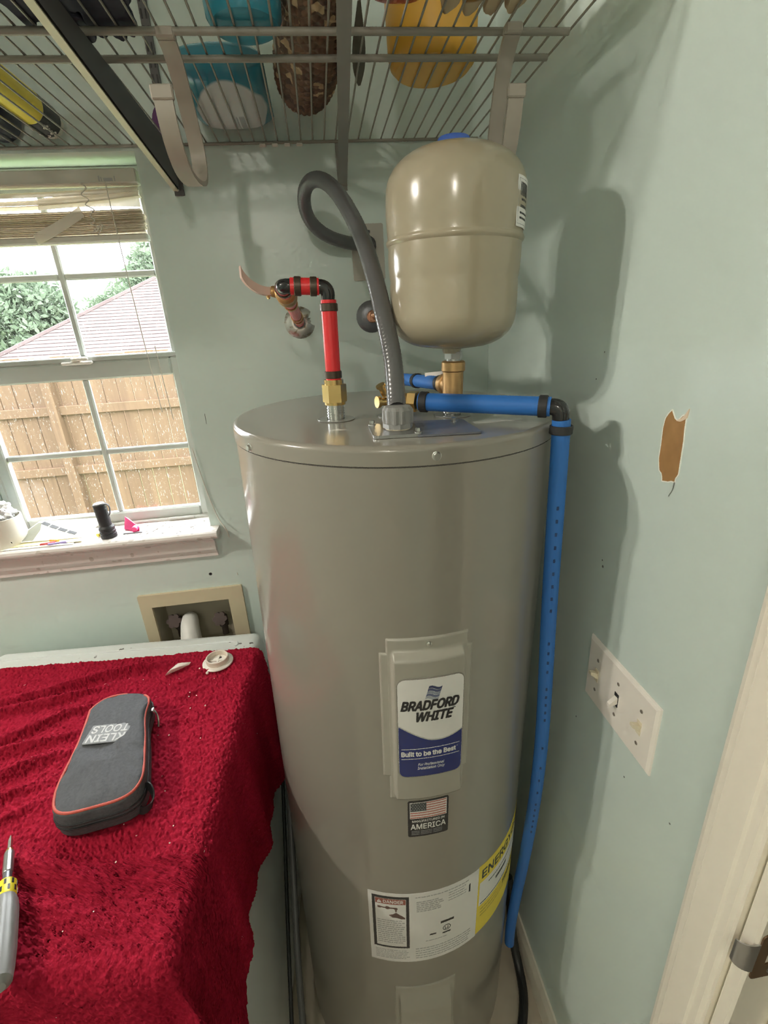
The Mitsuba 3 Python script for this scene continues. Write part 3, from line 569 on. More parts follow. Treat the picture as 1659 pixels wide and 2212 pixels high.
put(hp, 'elbow', elbow(e2, e1 - e2, ds), BLACKP, 40, label='glossy black elbow')
put(hp, 'pipe', tube([e2 + ds * .014, e2 + ds * (ls - .003)], .0105, 24), PINK, 40, label='faded pink stub running back to the wall')
for s in (.018, .16, .33, .37): put(hp, 'crimp_ring', at(ring(.0105, .0125, s, s + .010, 36, .0008), e2, ds), RINGC if s < .1 else BRONZE)
sv = thing('shutoff_valve', 'brass shutoff valve with pale curved lever on the red hot water line', 'valve')
vb = e2 + ds * .075
put(sv, 'body', cat(at(lathe([(.0125, -.022), (.016, -.019), (.016, -.008), (.0145, -.004), (.0145, .004), (.016, .008), (.016, .019), (.0125, .022)], 32), vb, ds), at(lathe([(.008, 0), (.008, .022), (.006, .026)], 20), vb, (-.9, -.35, .25))), BRONZE, 35)
st_ = vb + np.array([-.9, -.35, .25]) * .022
put(sv, 'lever', strip(spline([st_, st_ + [-.016, -.006, .002], st_ + [-.032, -.010, .012], st_ + [-.042, -.012, .028]], 14), (0, .35, .94), np.linspace(.012, .016, 14), .004), M('lever_pale', P((.50, .36, .31), .4)), 40, label='pale pinkish lever')
put(sv, 'screw', at(lathe([(.0045, 0), (.0045, .003), (.003, .004)], 6), st_ + np.array([-.006, -.002, -.006]), (-.9, -.35, -.3)), BRASS)
es = thing('escutcheon', 'chrome wall escutcheon with a broken edge around the red pipe', 'escutcheon')
prof = [(.013, .010), (.018, .011), (.027, .008), (.0345, .002), (.035, 0)]
m = trimesh.creation.revolve(np.array(prof + [(.0335, 0), (.026, .006), (.013, .0085), (.013, .010)]), sections=56); m.merge_vertices()
if m.volume < 0: m.invert()
v = m.vertices.copy(); a = np.arctan2(v[:, 1], v[:, 0]); rr = np.hypot(v[:, 0], v[:, 1]); bite = (np.abs(a - .25) < .42) & (rr > .02)
v[bite, :2] *= (.72 + .1 * np.sin(a[bite] * 25))[:, None]; m.vertices = v
put(es, 'plate', at(m, wl + [0, -.0005, 0], (0, -1, 0)), M('worn_chrome', P(mikit.proc(lambda p, n, uv: mix((.55, .54, .51), (.30, .24, .18), smoothstep(.5, .7, fbm(p.x * 90, p.y * 90, p.z * 90, 3)))), .3, metallic=.7)), 40)
es2 = thing('escutcheon', 'dark round wall escutcheon behind the grey conduit with copper stub', 'escutcheon')
w2 = np.array([-.287, 0, 1.735])
put(es2, 'plate', at(lathe([(.0355, 0), (.035, .003), (.027, .008), (.016, .010)], 48), w2 + [0, 0, 0], (0, -1, 0)), DARKSTEEL, 40)
put(es2, 'copper_stub', at(cat(lathe([(.0105, .008), (.0105, .05)], 28), ring(.0095, .0135, .020, .028, 28, .001), ring(.0095, .013, .034, .040, 28, .001)), w2, (0, -1, 0)), COPPER, 40, label='copper pipe stub')
# ---------------------------------------------------------------- conduit and blank plate
cd = thing('conduit', 'dark grey flexible conduit looping from the heater top to a wall plate', 'conduit')
cpts = [(-.3215, -.570, 1.590), (-.320, -.561, 1.607), (-.317, -.531, 1.656), (-.319, -.501, 1.704), (-.325, -.454, 1.767), (-.334, -.383, 1.837), (-.352, -.301, 1.903), (-.372, -.227, 1.948), (-.394, -.174, 1.968), (-.411, -.141, 1.964), (-.417, -.116, 1.943), (-.408, -.095, 1.917), (-.379, -.074, 1.895), (-.335, -.045, 1.884), (-.292, -.012, 1.8825)]
cb = lt(-.020, -.180)
cpts[0] = cb + TZ * .03
cs = spline(cpts, 420); rib = .0129 + .00022 * np.sin(np.arange(420) * 2 * np.pi / 3.0)
put(cd, 'hose', tube(cs, rib, 20), CONDUIT, 60)
nut = lathe([(.0195, .012), (.0205, .014), (.0205, .030), (.0175, .034), (.0145, .035)], 48); v = nut.vertices.copy(); a = np.arctan2(v[:, 1], v[:, 0]); v[:, :2] *= (1 + .035 * np.sign(np.sin(a * 12)))[:, None]; nut.vertices = v
put(cd, 'connector_nut', at(nut, cb, TZ), CONN, 30, label='ribbed grey compression nut')
hx = trimesh.creation.cylinder(.0205, .007, sections=8); hx.apply_translation([0, 0, .0095])
put(cd, 'connector_base', at(cat(hx, lathe([(.017, .0045), (.017, .013)], 32)), cb, TZ), CONN, 30)
put(cd, 'connector_ring', at(ring(.012, .0175, .0045, .0065, 32), cb, TZ), IVORY, 30)
put(cd, 'wall_connector', at(cat(lathe([(.017, .004), (.017, .020), (.0145, .026)], 28)), (-.284, 0, 1.882), (-.12, -1, .0)), BLACKM, 30)
bpv = thing('wall_plate', 'blank beige wall plate behind the conduit, beside the expansion tank', 'wall plate')
put(bpv, 'plate', xz(ext(rrect(-.322, 1.812, -.250, 1.925, .004), .0045), 0), M('plate_beige', P((.36, .34, .30), .45)), 30)
put(bpv, 'screw', at(lathe([(.0038, 0), (.0038, .001)], 14), (-.283, -.0045, 1.909), (0, -1, 0)), INK)
# ---------------------------------------------------------------- expansion tank and its tee
XB = lt(.081, -.085); XA = TZ
et = thing('expansion_tank', 'cream expansion tank mounted upright on the brass tee above the heater', 'expansion tank')
s = [(.012, .093), (.014, .0995)]
for t in np.linspace(.12, 1.0, 14): s.append((.0895 * math.sin(t * math.pi / 2) ** .62, .146 - .0455 * math.cos(t * math.pi / 2)))
s += [(.0900, .166), (.0899, .186), (.0890, .191), (.0901, .196), (.0912, .208), (.0916, .220), (.0912, .234), (.0935, .2365), (.0940, .239), (.0935, .2415), (.0918, .244), (.0929, .256), (.0936, .270), (.0937, .280), (.0934, .290), (.0930, .297)]
for t in np.linspace(.08, 1.0, 16): s.append((.0930 * math.cos(t * math.pi / 2) ** .75 if t < 1 else 0.0, .297 + .052 * math.sin(t * math.pi / 2)))
put(et, 'shell', at(lathe(s, 96), XB + np.array([-.003, 0, 0]), XA), CREAM, 40)
put(et, 'valve_cap', at(lathe([(.024, .335), (.024, .352), (.020, .358), (.006, .359)], 28), XB + np.array([-.006, 0.0, 0]), XA), SKYB, 40, label='blue plastic valve cap on top')
put(et, 'hex_neck', at(cat(trimesh.creation.cylinder(.0135, .010, sections=6, transform=trimesh.transformations.translation_matrix([0, 0, .090])), lathe([(.011, .079), (.011, .099)], 28)), XB, XA), GALV, 30)
def ewrap(m, a0, h0, r=.0932):
    v, f = trimesh.remesh.subdivide_to_size(m.vertices, m.faces, .006); a = math.radians(a0) + v[:, 0] / r; q = r + v[:, 2]
    return at(trimesh.Trimesh(np.stack([q * np.sin(a), -q * np.cos(a), h0 + v[:, 1]], 1), f, process=False), XB + np.array([-.003, 0, 0]), XA)
eb = 40.0
lab = put(et, 'label', ewrap(ext(sbox(0, 0, .052, .055), .0003), eb, .247), LABELW, 30, label='white label with bar code')
put(lab, 'bar_code', ewrap(shift(cat(*[ext(sbox(.008 + .0019 * k, .034, .008 + .0019 * k + [.0012, .0007, .0015, .0009][k % 4], .0485), .0002) for k in range(15)]), z=.0003), eb, .247), INK, False)
put(lab, 'fine_print', ewrap(shift(cat(rows(.012, .034, .029, .029, 1, .0026, 31), rows(.010, .036, .0215, .0215, 1, .003, 32), rows(.009, .040, .0145, .009, 2, .0022, 33)), z=.0003), eb, .247), INK, False, kind='stuff')
put(lab, 'border', ewrap(shift(ext(sbox(.003, .003, .049, .052).difference(sbox(.0036, .0036, .0484, .0514)), .0002), z=.0003), eb, .247), INKG, False)
bt = thing('brass_tee', 'brown brass tee standing between heater and cream expansion tank', 'pipe fitting')
put(bt, 'body', at(lathe([(.0152, .018), (.0155, .020), (.0155, .066), (.0178, .068), (.0178, .080), (.0160, .082)], 40), XB, XA), BRONZE, 35)
td = np.array([-.22, .97, 0.0]); td /= np.linalg.norm(td)
td0 = td
put(bt, 'port', at(lathe([(.0130, 0), (.0130, .018), (.0155, .019), (.0155, .030)], 32), XB + XA * .046, td), BRONZE, 35)
put(bt, 'nipple', at(cat(lathe([(.0125, 0), (.0125, .020)], 30), ring(.012, .0150, .004, .009, 30, .001)), XB, XA), STEEL, 35)
cw = thing('cold_water_pipe', 'short dark blue pipe from the brass tee back towards the wall', 'pipe')
c0 = XB + XA * .046 + td * .022; c1 = np.array([-.268, -.222, c0[2] - .010])
cdir = (c1 - c0) / np.linalg.norm(c1 - c0)
put(cw, 'pipe', tube([c0, c1 - cdir * .012], .0112, 24), BLUE)
for t in (.06, .5): put(cw, 'crimp_ring', at(ring(.011, .0130, 0, .011, 32, .0008), c0 + (c1 - c0) * t, cdir), BLACKM)
c2 = np.array([-.264, -.056, w2[2] - .004]); c12 = (c2 - c1) / np.linalg.norm(c2 - c1)
put(cw, 'elbow', elbow(c1, -cdir, c12), BLACKP)
put(cw, 'pipe', tube([c1 + c12 * .012, c2 - c12 * .010], .0108, 20), BLUE)
put(cw, 'elbow', tube(spline([c2 - c12 * .014, c2 - c12 * .002 + [0, 0, .001], (c2 + w2) / 2 + [.004, -.024, .004], w2 + [0, -.044, 0]], 12), .0112, 16), COPPER)
put(cw, 'lever_tab', strip([c0 + (c1 - c0) * .34 + [-.004, -.010, .010], c0 + (c1 - c0) * .34 + [.030, -.030, .013]], (0, .3, .95), .012, .002), WHITE, 30, label='small white tab with a hole')
# ---------------------------------------------------------------- relief valve and its blue discharge pipe
VB = lt(-.006, -.066)
rv = thing('relief_valve', 'brass relief valve on the heater top, half hidden by the grey conduit', 'valve')
vh = .024
pd0 = VB + TZ * vh; PE = np.array([-.094, -.580, 1.5965])     # pipe end at the elbow
pdir = PE - pd0; pl = np.linalg.norm(pdir); pdir /= pl
hx = trimesh.creation.cylinder(.0165, .013, sections=6); 
put(rv, 'body', cat(at(lathe([(.0125, 0), (.0125, .010), (.0155, .012), (.0155, .040), (.012, .048), (.012, .056)], 32), VB, TZ), at(lathe([(.0125, 0), (.0125, .022)], 28), pd0, pdir)), BRASS, 35)
put(rv, 'outlet_nut', at(shift(hx, z=.030), pd0, pdir), BRASS, 25)
put(rv, 'test_lever', cat(at(lathe([(.006, 0), (.006, .026), (.009, .027), (.009, .032)], 20), pd0, (-1, -.35, .06)), at(lathe([(.005, 0), (.005, .014), (.0075, .015), (.0075, .019)], 18), pd0 + [-.016, -.005, .010], (-.35, -.2, .8))), BRASS, 30)
dp = thing('discharge_pipe', 'bright blue pipe running right from the relief valve and down beside the heater', 'pipe')
RB = .0134
put(dp, 'pipe', at(lathe([(RB, .040), (RB, pl - .014)], 36), pd0, pdir), BLUE)
for s in (.042, pl - .030): put(dp, 'crimp_ring', at(ring(RB - .0004, RB + .0022, s, s + .012, 40, .0009), pd0, pdir), BLACKM)
put(dp, 'elbow', elbow(PE, -pdir, (.02, 0, -1), .0105, .024), BLACKP, 40, label='glossy black elbow')
vp = spline([PE + [.001, -.001, -.017], (-.0915, -.580, 1.54), (-.0805, -.567, 1.238), (-.0665, -.551, .97), (-.062, -.531, .733), (-.063, -.500, .48), (-.065, -.472, .258), (-.063, -.462, .13)], 60)
put(dp, 'pipe', tube(vp, RB - .0008, 28), BLUE, 50)
put(dp, 'crimp_ring', at(ring(RB - .0004, RB + .0024, 0, .012, 40, .0009), PE + [.0015, -.001, -.037], (.02, 0, 1)), BLACKM)
tt = np.linspace(.12, .62, 40)
pr_ = []
for k, t in enumerate(tt):
    if rng.uniform() < .25: continue
    i = t * 59; i0 = int(i); p = vp[i0] * (1 - (i - i0)) + vp[i0 + 1] * (i - i0)
    pr_.append(at(bx(-.0016, .0016, -.0003, .0003, -.003, .003), p + np.array([-.25, -.97, 0]) * (RB - .0007), (0, 0, 1), (.97, -.25, 0)))
put(dp, 'print_line', cat(*pr_), M('ink_blue', P((.006, .03, .12), .5)), False, kind='stuff')
# ---------------------------------------------------------------- wire shelf
sh = thing('wire_shelf', 'grey coated wire shelf running along the back wall above the heater', 'shelf')
SZ = 2.0795
xw = [-.0304 - .0238 * k for k in range(100)]
wire_ply = tube([(0, -.002, 0), (0, -.30, 0), (0, -.62, 0)], .0016, 6)
for x in xw: put(sh, 'deck_wire', shift(wire_ply, x, 0, SZ), SHELF, 60)
for y, r, z in ((-.004, .0028, SZ - .004), (-.338, .0044, SZ - .006), (-.405, .0044, SZ - .006), (-.62, .0035, SZ - .005)):
    put(sh, 'rod', tube([(-2.41, y, z), (-.036, y, z)], r, 10), SHELF, 60)
for x in (-.49, -.465, -.44, -.415): put(sh, 'wall_clip', bx(x - .006, x + .006, -.010, -.0005, SZ - .0105, SZ - .0065, .001), WHITE, 25)
def bracket(x0, x1, zl0, zl1, w, th, yl, label, dark, upper):
    b = thing('shelf_bracket', label, 'bracket')
    n = 12; y = np.linspace(-.004, -yl, n); t = np.linspace(0, 1, n); xc = x0 + (x1 - x0) * t; lo = zl0 + (zl1 - zl0) * t; hi = np.minimum(np.maximum(upper, lo + .012), SZ - .0115)
    V = np.stack([np.stack([xc, y, lo], 1), np.stack([xc, y, hi], 1)], 1)
    a = grid(V); bk = trimesh.Trimesh(a.vertices + [th, 0, 0], a.faces[:, ::-1], process=False)
    put(b, 'web', cat(a, bk), BRKD if dark else BRKT, 40)
    fl = strip(np.stack([xc + (-w / 2 if dark else th / 2), y, lo - .0008], 1), (1, 0, 0), w, .0018)
    put(b, 'flange', fl, M('flange_pale', P((.62, .58, .44), .4)) if dark else BRKT, 40)
    put(b, 'foot', bx(x0 - .009, x0 + .011, -.0035, -.0005, zl0 - .010, SZ - .006, .001), BRKD if dark else BRKT, 30)
    put(b, 'screw', at(lathe([(.0045, 0), (.0045, .0015), (.002, .003)], 14), (x0 - .002, -.0035, zl0 + .002), (0, -1, 0)), STEEL)
    return b
bracket(-.672, -.664, 1.998, 2.040, .010, .003, .56, 'dark steel shelf bracket with pale edge, left of the hook', True, SZ - .0115)
bracket(-.333, -.3535, 1.998, 2.060, .018, .0025, .56, 'grey shelf bracket in the middle above the conduit loop', False, 0)
sr = thing('slotted_rail', 'dark slotted steel rail upright on the wall behind the wire shelf', 'rail')
put(sr, 'channel', cat(bx(-.684, -.668, -.008, -.0005, 2.0835, 2.436, .001)), BRKD, 25)
put(sr, 'slot', cat(*[bx(x - .0015, x + .0015, -.0086, -.0078, z, z + .014) for z in np.arange(2.10, 2.42, .024) for x in (-.680, -.672)]), INK, False)
def hook(x, pts, label, w=.0215):
    h = thing('closet_rod_hook', label, 'hook')
    c = spline(pts, 60)
    put(h, 'strap', strip([(x, a, b) for a, b in c], (1, 0, 0), w, .006), BONE, 40)
    put(h, 'clip', bx(x - w / 2 - .001, x + w / 2 + .001, pts[0][0] - .008, pts[0][0] + .008, SZ - .0135, SZ - .002, .002), BONE, 25)
    e = pts[-1]; put(h, 'lip', bx(x - w / 2 - .002, x + w / 2 + .002, e[0] - .005, e[0] + .003, e[1] - .012, e[1] + .003, .0015), BONE, 25)
hook(-.569, [(-.402, 2.068), (-.372, 2.058), (-.348, 2.034), (-.322, 1.998), (-.309, 1.970), (-.318, 1.942), (-.350, 1.924), (-.400, 1.916), (-.445, 1.921), (-.470, 1.942), (-.479, 1.965), (-.481, 1.988)], 'beige J-shaped closet rod hook hanging from the wire shelf at left')
hook(-.119, [(-.414, 2.068), (-.392, 2.052), (-.375, 2.026), (-.358, 1.985), (-.352, 1.958), (-.360, 1.932), (-.380, 1.921), (-.402, 1.925), (-.418, 1.948), (-.427, 1.972), (-.434, 2.003)], 'grey-beige J-shaped closet rod hook above the expansion tank')
# ---------------------------------------------------------------- things on the shelf
ST = SZ + .0022
yb = thing('bottle', 'yellow plastic bottle with a black label lying on the wire shelf at left', 'bottle')
BO = (-.884, -.012, ST + .0275)
put(yb, 'body', at(lathe([(.0272, .085), (.0272, .36), (.02, .385), (.012, .40)], 40), BO, (0, -1, 0)), YELLOWP)
put(yb, 'base', at(lathe([(.018, .001), (.025, .006), (.0268, .014), (.0268, .086)], 40), BO, (0, -1, 0)), M('bottle_clear', P((.50, .49, .42), .25)))
put(yb, 'black_label', at(ring(.0266, .0275, .022, .083, 40), BO, (0, -1, 0)), INK)
sc = []
for k in range(7):
    a = rng.uniform(-2.4, -.8); z = .032 + .04 * rng.uniform(); sc.append(at(tube(spline([(0, 0, 0), (.004, .003, 0), (.008, -.002, 0), (.012, .002, 0)], 10), .0012, 5), np.array([BO[0] + .0276 * math.cos(a), -.012 - z, BO[2] + .0276 * math.sin(a)]), (math.cos(a), 0, math.sin(a)), (0, 1, 0)))
put(yb, 'scribble', cat(*sc), WHITE, 40)
# dark jar behind it, white cup, navy cloths
jr = thing('jar', 'dark glossy jar lying at the far left of the wire shelf by the wall', 'jar')
put(jr, 'body', at(lathe([(.030, 0), (.036, .006), (.036, .07), (.030, .085)], 36), (-.972, -.006, ST + .036), (0, -1, 0)), M('jar_dark', P((.02, .023, .035), .2, clearcoat=1.0)))
put(jr, 'lid', at(lathe([(.031, .085), (.031, .11)], 36), (-.972, -.006, ST + .036), (0, -1, 0)), M('jar_lid', P((.20, .20, .22), .4)))
cu = thing('cup', 'pale cream cup standing on the shelf at the top left corner', 'cup')
put(cu, 'body', shift(lathe([(.030, 0), (.033, .004), (.040, .09), (.038, .09), (.031, .008), (0, .006)], 36), -.790, -.425, ST), SHADE)
def cloth_lump(x, y, sx, sy, sz, seed, amp=.35, n=4):
    m = trimesh.creation.icosphere(n, 1.0); v = m.vertices * [sx, sy, sz]
    d = meshkit.fbm(m.vertices * 2.1 + seed, 4, seed); v = v * (1 - amp + 2 * amp * d)[:, None]
    v[:, 2] = np.maximum(v[:, 2], -sz * .55); v += [x, y, ST + sz * .55]
    return trimesh.Trimesh(v, m.faces, process=False)
solo('glove', cat(cloth_lump(-.716, -.47, .028, .085, .03, 3), cloth_lump(-.740, -.52, .03, .07, .03, 4)), NAVYC, 'dark navy glove on the shelf left of the dark bracket', 'glove')
g2 = [cloth_lump(-.638, -.475, .048, .09, .035, 5)] + [cloth_lump(x, y, .012, .035, .012, 20 + i, .2, 3) for i, (x, y) in enumerate(((-.672, -.388), (-.652, -.398), (-.632, -.392), (-.615, -.405)))]
solo('glove', cat(*g2), NAVYC, 'black fuzzy glove on the shelf right of the dark bracket', 'glove')
# storage bins further left on the shelf, beyond the frame
for k, (x0, x1, h, col, says) in enumerate(((-1.30, -1.016, .21, (.42, .45, .46), 'grey lidded storage bin on the wire shelf, nearest the bottle'), (-1.70, -1.34, .25, (.50, .44, .34), 'tan lidded storage bin on the wire shelf, second from the bottle'),
                                          (-2.10, -1.74, .22, (.30, .36, .42), 'blue-grey lidded storage bin on the wire shelf, third from the bottle'), (-2.40, -2.14, .24, (.48, .47, .44), 'pale lidded storage bin at the left end of the wire shelf'))):
    bn = thing('storage_bin', says, 'bin'); mt = M('bin%d' % k, P(col, .45))
    put(bn, 'tub', trimesh.PointCloud([(x0 + .02, -.50, ST), (x1 - .02, -.50, ST), (x0 + .02, -.06, ST), (x1 - .02, -.06, ST), (x0, -.53, ST + h), (x1, -.53, ST + h), (x0, -.035, ST + h), (x1, -.035, ST + h)]).convex_hull, mt, 25)
    put(bn, 'lid', bx(x0 - .008, x1 + .008, -.54, -.025, ST + h, ST + h + .018, .005), mt, 25)
# teal tumbler
solo('tumbler', shift(lathe([(.034, .0), (.043, .003), (.048, .012), (.060, .17), (.0575, .17), (.046, .014), (.040, .006), (0, .005)], 56), -.470, -.388, ST), TEALT, 'teal translucent plastic tumbler on the shelf beside the basket', 'tumbler')
# wicker basket: woven strands round stakes
bk = thing('basket', 'dark brown wicker basket lying on the shelf left of the middle bracket', 'basket')
na, nl = 112, 220
lv = np.linspace(0, 1, nl); L = .44
prof_r = np.where(lv < .28, np.sqrt(np.clip(1 - (1 - lv / .28) ** 2, 0, 1)), 1.0) * (1 - .52 * np.clip((lv - .42) / .58, 0, 1) ** 1.2)
A, B = np.meshgrid(np.linspace(0, 2 * np.pi, na), lv, indexing='ij')
wv_ = np.sin(A * 14 + np.pi * np.floor(B * 46)) * .0028 * np.abs(np.sin(B * 46 * np.pi)) + .0024 * np.abs(np.sin(B * 46 * np.pi))
Rr = .052 * prof_r[None] + wv_ * np.minimum(prof_r[None] * 1.5, 1)
bc = np.array([-.399, -.020, ST + .0635])
V = np.stack([bc[0] + .030 * B + Rr * np.cos(A), bc[1] - B * L - 0 * A, bc[2] - .020 * B + Rr * np.sin(A)], -1)
put(bk, 'weave', grid(V), WICKER, True)
put(bk, 'handle', tube(spline([(-.345, -.20, ST + .03), (-.338, -.30, ST + .012), (-.340, -.40, ST + .02), (-.350, -.47, ST + .05)], 24), .006, 10), M('wicker_dark', P((.05, .03, .022), .6)))
# soft teal and white pack
def pillow(x0, x1, y0, y1, z0, h, n=60, seed=1):
    u = np.linspace(-1, 1, n); U, V_ = np.meshgrid(u, u, indexing='ij'); b = (np.clip(1 - np.abs(U) ** 3.2, 0, 1) * np.clip(1 - np.abs(V_) ** 3.2, 0, 1)) ** .5
    x = (x0 + x1) / 2 + U * (x1 - x0) / 2; y = (y0 + y1) / 2 + V_ * (y1 - y0) / 2
    w = meshkit.fbm(np.stack([U * 2, V_ * 2, U * 0 + seed], -1), 3, seed) - .5
    top = grid(np.stack([x, y, z0 + h * .5 + h * .5 * b + .008 * w * b], -1)); bot = grid(np.stack([x, y, z0 + h * .5 - h * .5 * b], -1)); bot.invert()
    return cat(top, bot)
def pack_fn(p, n, uv):
    u = (p.x + .528) / .078; v = (p.y + .105) / .10
    e = dr.sqrt(u * u * 1.1 + dr.square(v + .1 * u) * .55) + .1 * (noise(p.x * 30, p.y * 30, 0) - .5)
    bars = smoothstep(.45, .55, noise(p.x * 420, 2.0, 1.0)) * smoothstep(.18, .12, dr.abs(u - .15)) * smoothstep(.5, .4, dr.abs(v - .35))
    c = mix((.55, .57, .58), (.02, .17, .23), smoothstep(.80, .86, e))
    return mix(c, (.16, .18, .2), bars * .8)
solo('soft_pack', pillow(-.608, -.460, -.235, -.004, ST, .075), M('pack_film', P(mikit.proc(pack_fn), .2, specular=.6)), 'white and teal plastic soft pack on the shelf against the wall', 'pack')
# amber tub, red bag, work glove, leaf
solo('tub', shift(lathe([(.040, .0), (.058, .002), (.066, .010), (.069, .022), (.075, .20), (.0725, .20), (.066, .024), (.055, .008), (0, .006)], 64), -.196, -.272, ST), AMBER, 'amber yellow plastic tub standing on the shelf above the expansion tank', 'tub')
solo('snack_bag', pillow(-.312, -.240, -.60, -.412, ST, .05, 40, 8), REDBAG, 'red patterned plastic bag at the top edge, beside the amber tub', 'bag')
gl = [cloth_lump(-.160, -.54, .055, .07, .035, 41, .2)] + [cloth_lump(x, y, .013, .040, .016, 50 + i, .18, 3) for i, (x, y) in enumerate(((-.212, -.462), (-.184, -.458), (-.156, -.456), (-.128, -.462)))]
solo('work_glove', cat(*gl), GLOVE, 'tan and brown work glove on the shelf in front of the amber tub', 'glove')
solo('dried_leaf', strip(spline([(-.322, -.41, ST + .02), (-.317, -.33, ST + .006), (-.312, -.27, ST + .003), (-.308, -.225, ST + .003)], 20), (1, 0, .2), np.array([.003 + .017 * math.sin(math.pi * t) for t in np.linspace(.02, .98, 20)]), .001), LEAF, 'dark dried leaf on the shelf right of the middle bracket', 'leaf')
solo('purple_tag', pillow(-.690, -.655, -.040, -.012, ST, .045, 16, 4), PURPLE, 'small purple cloth bundle on the shelf at the foot of the slotted rail', 'cloth')
# ---------------------------------------------------------------- laundry outlet box
ob = thing('laundry_outlet_box', 'cream recessed laundry outlet box in the wall above the white washer', 'outlet box')
fo = sbox(-.968, .845, -.697, 1.066).buffer(.003).difference(sbox(-.940, .868, -.735, 1.031))
put(ob, 'frame', xz(ext(fo, .009), 0), M('box_cream', P((.50, .43, .30), .5)), 30)
put(ob, 'box', cat(bx(-.943, -.732, .080, .083, .861, 1.035), bx(-.943, -.940, -.001, .080, .861, 1.035), bx(-.735, -.732, -.001, .080, .861, 1.035), bx(-.940, -.735, -.001, .080, 1.032, 1.035), bx(-.940, -.735, -.001, .080, .861, .864)), M('box_inner', P((.34, .31, .24), .5)), False)
for x, z in ((-.900, .972), (-.775, .962)):
    kb = put(ob, 'valve', cat(at(lathe([(.009, 0), (.009, .028), (.012, .029), (.012, .034)], 20), (x, .045, z - .075), (0, 0, 1)), at(lathe([(.013, 0), (.013, .03)], 20), (x, .045, z - .045), (0, 0, 1)), at(lathe([(.006, 0), (.006, .03)], 16), (x, .045, z - .02), (0, -1, .4))), M('valve_dark', P((.045, .035, .03), .45, metallic=.4)), 35)
    lob = unary_union([Point(.013 * math.cos(a), .013 * math.sin(a)).buffer(.0075, 6) for a in np.arange(6) * math.pi / 3] + [Point(0, 0).buffer(.013)])
    put(kb, 'handwheel', at(ext(lob, .010), (x, .018, z - .006), (0, -1, .45)), M('handwheel', P((.05, .03, .028), .5)), 25)
dh_ = spline([(-.835, -.045, .84), (-.850, -.030, .90), (-.858, .002, .945), (-.862, .028, .957), (-.866, .046, .935), (-.868, .050, .90)], 40)
solo('drain_hose', tube(dh_, np.linspace(.034, .017, 40), 20), M('hose_white', P((.66, .66, .64), .5)), 'white drain hose hooked into the laundry outlet box', 'hose', smooth=50)
# ---------------------------------------------------------------- washer
def wrot(m):
    a = math.radians(-3.8); c_, s_ = math.cos(a), math.sin(a); v = np.array(m.vertices); x, y = v[:, 0] + .638, v[:, 1] + .095
    m = m.copy(); m.vertices = np.stack([-.638 + x * c_ - y * s_, -.095 + x * s_ + y * c_, v[:, 2]], 1); return m
def wtube(*a): return wrot(tube(*a))
ws = thing('washer', 'white washing machine under the red towel, left of the water heater', 'washing machine')
WZ = .976
put(ws, 'cabinet', wrot(rbox(-1.325, -.640, -.800, -.095, .02, .93, .018, 4)), WASHER, 30)
put(ws, 'top', wrot(rbox(-1.327, -.638, -.804, -.090, .90, WZ, .028, 5)), WASHER, 30, label='white top with dark specks of grime')
put(ws, 'rim_bead', wtube(spline([(-.700, -.158, WZ), (-.695, -.148, WZ), (-.703, -.139, WZ), (-.75, -.138, WZ), (-1.0, -.138, WZ), (-1.29, -.138, WZ)], 60), .0028, 8), WASHER, 40)
for x in (-1.27, -.69):
    for y in (-.74, -.15): put(ws, 'foot', wrot(shift(lathe([(.02, 0), (.02, .015), (.008, .022)], 20), x, y, 0)), BLACKM)
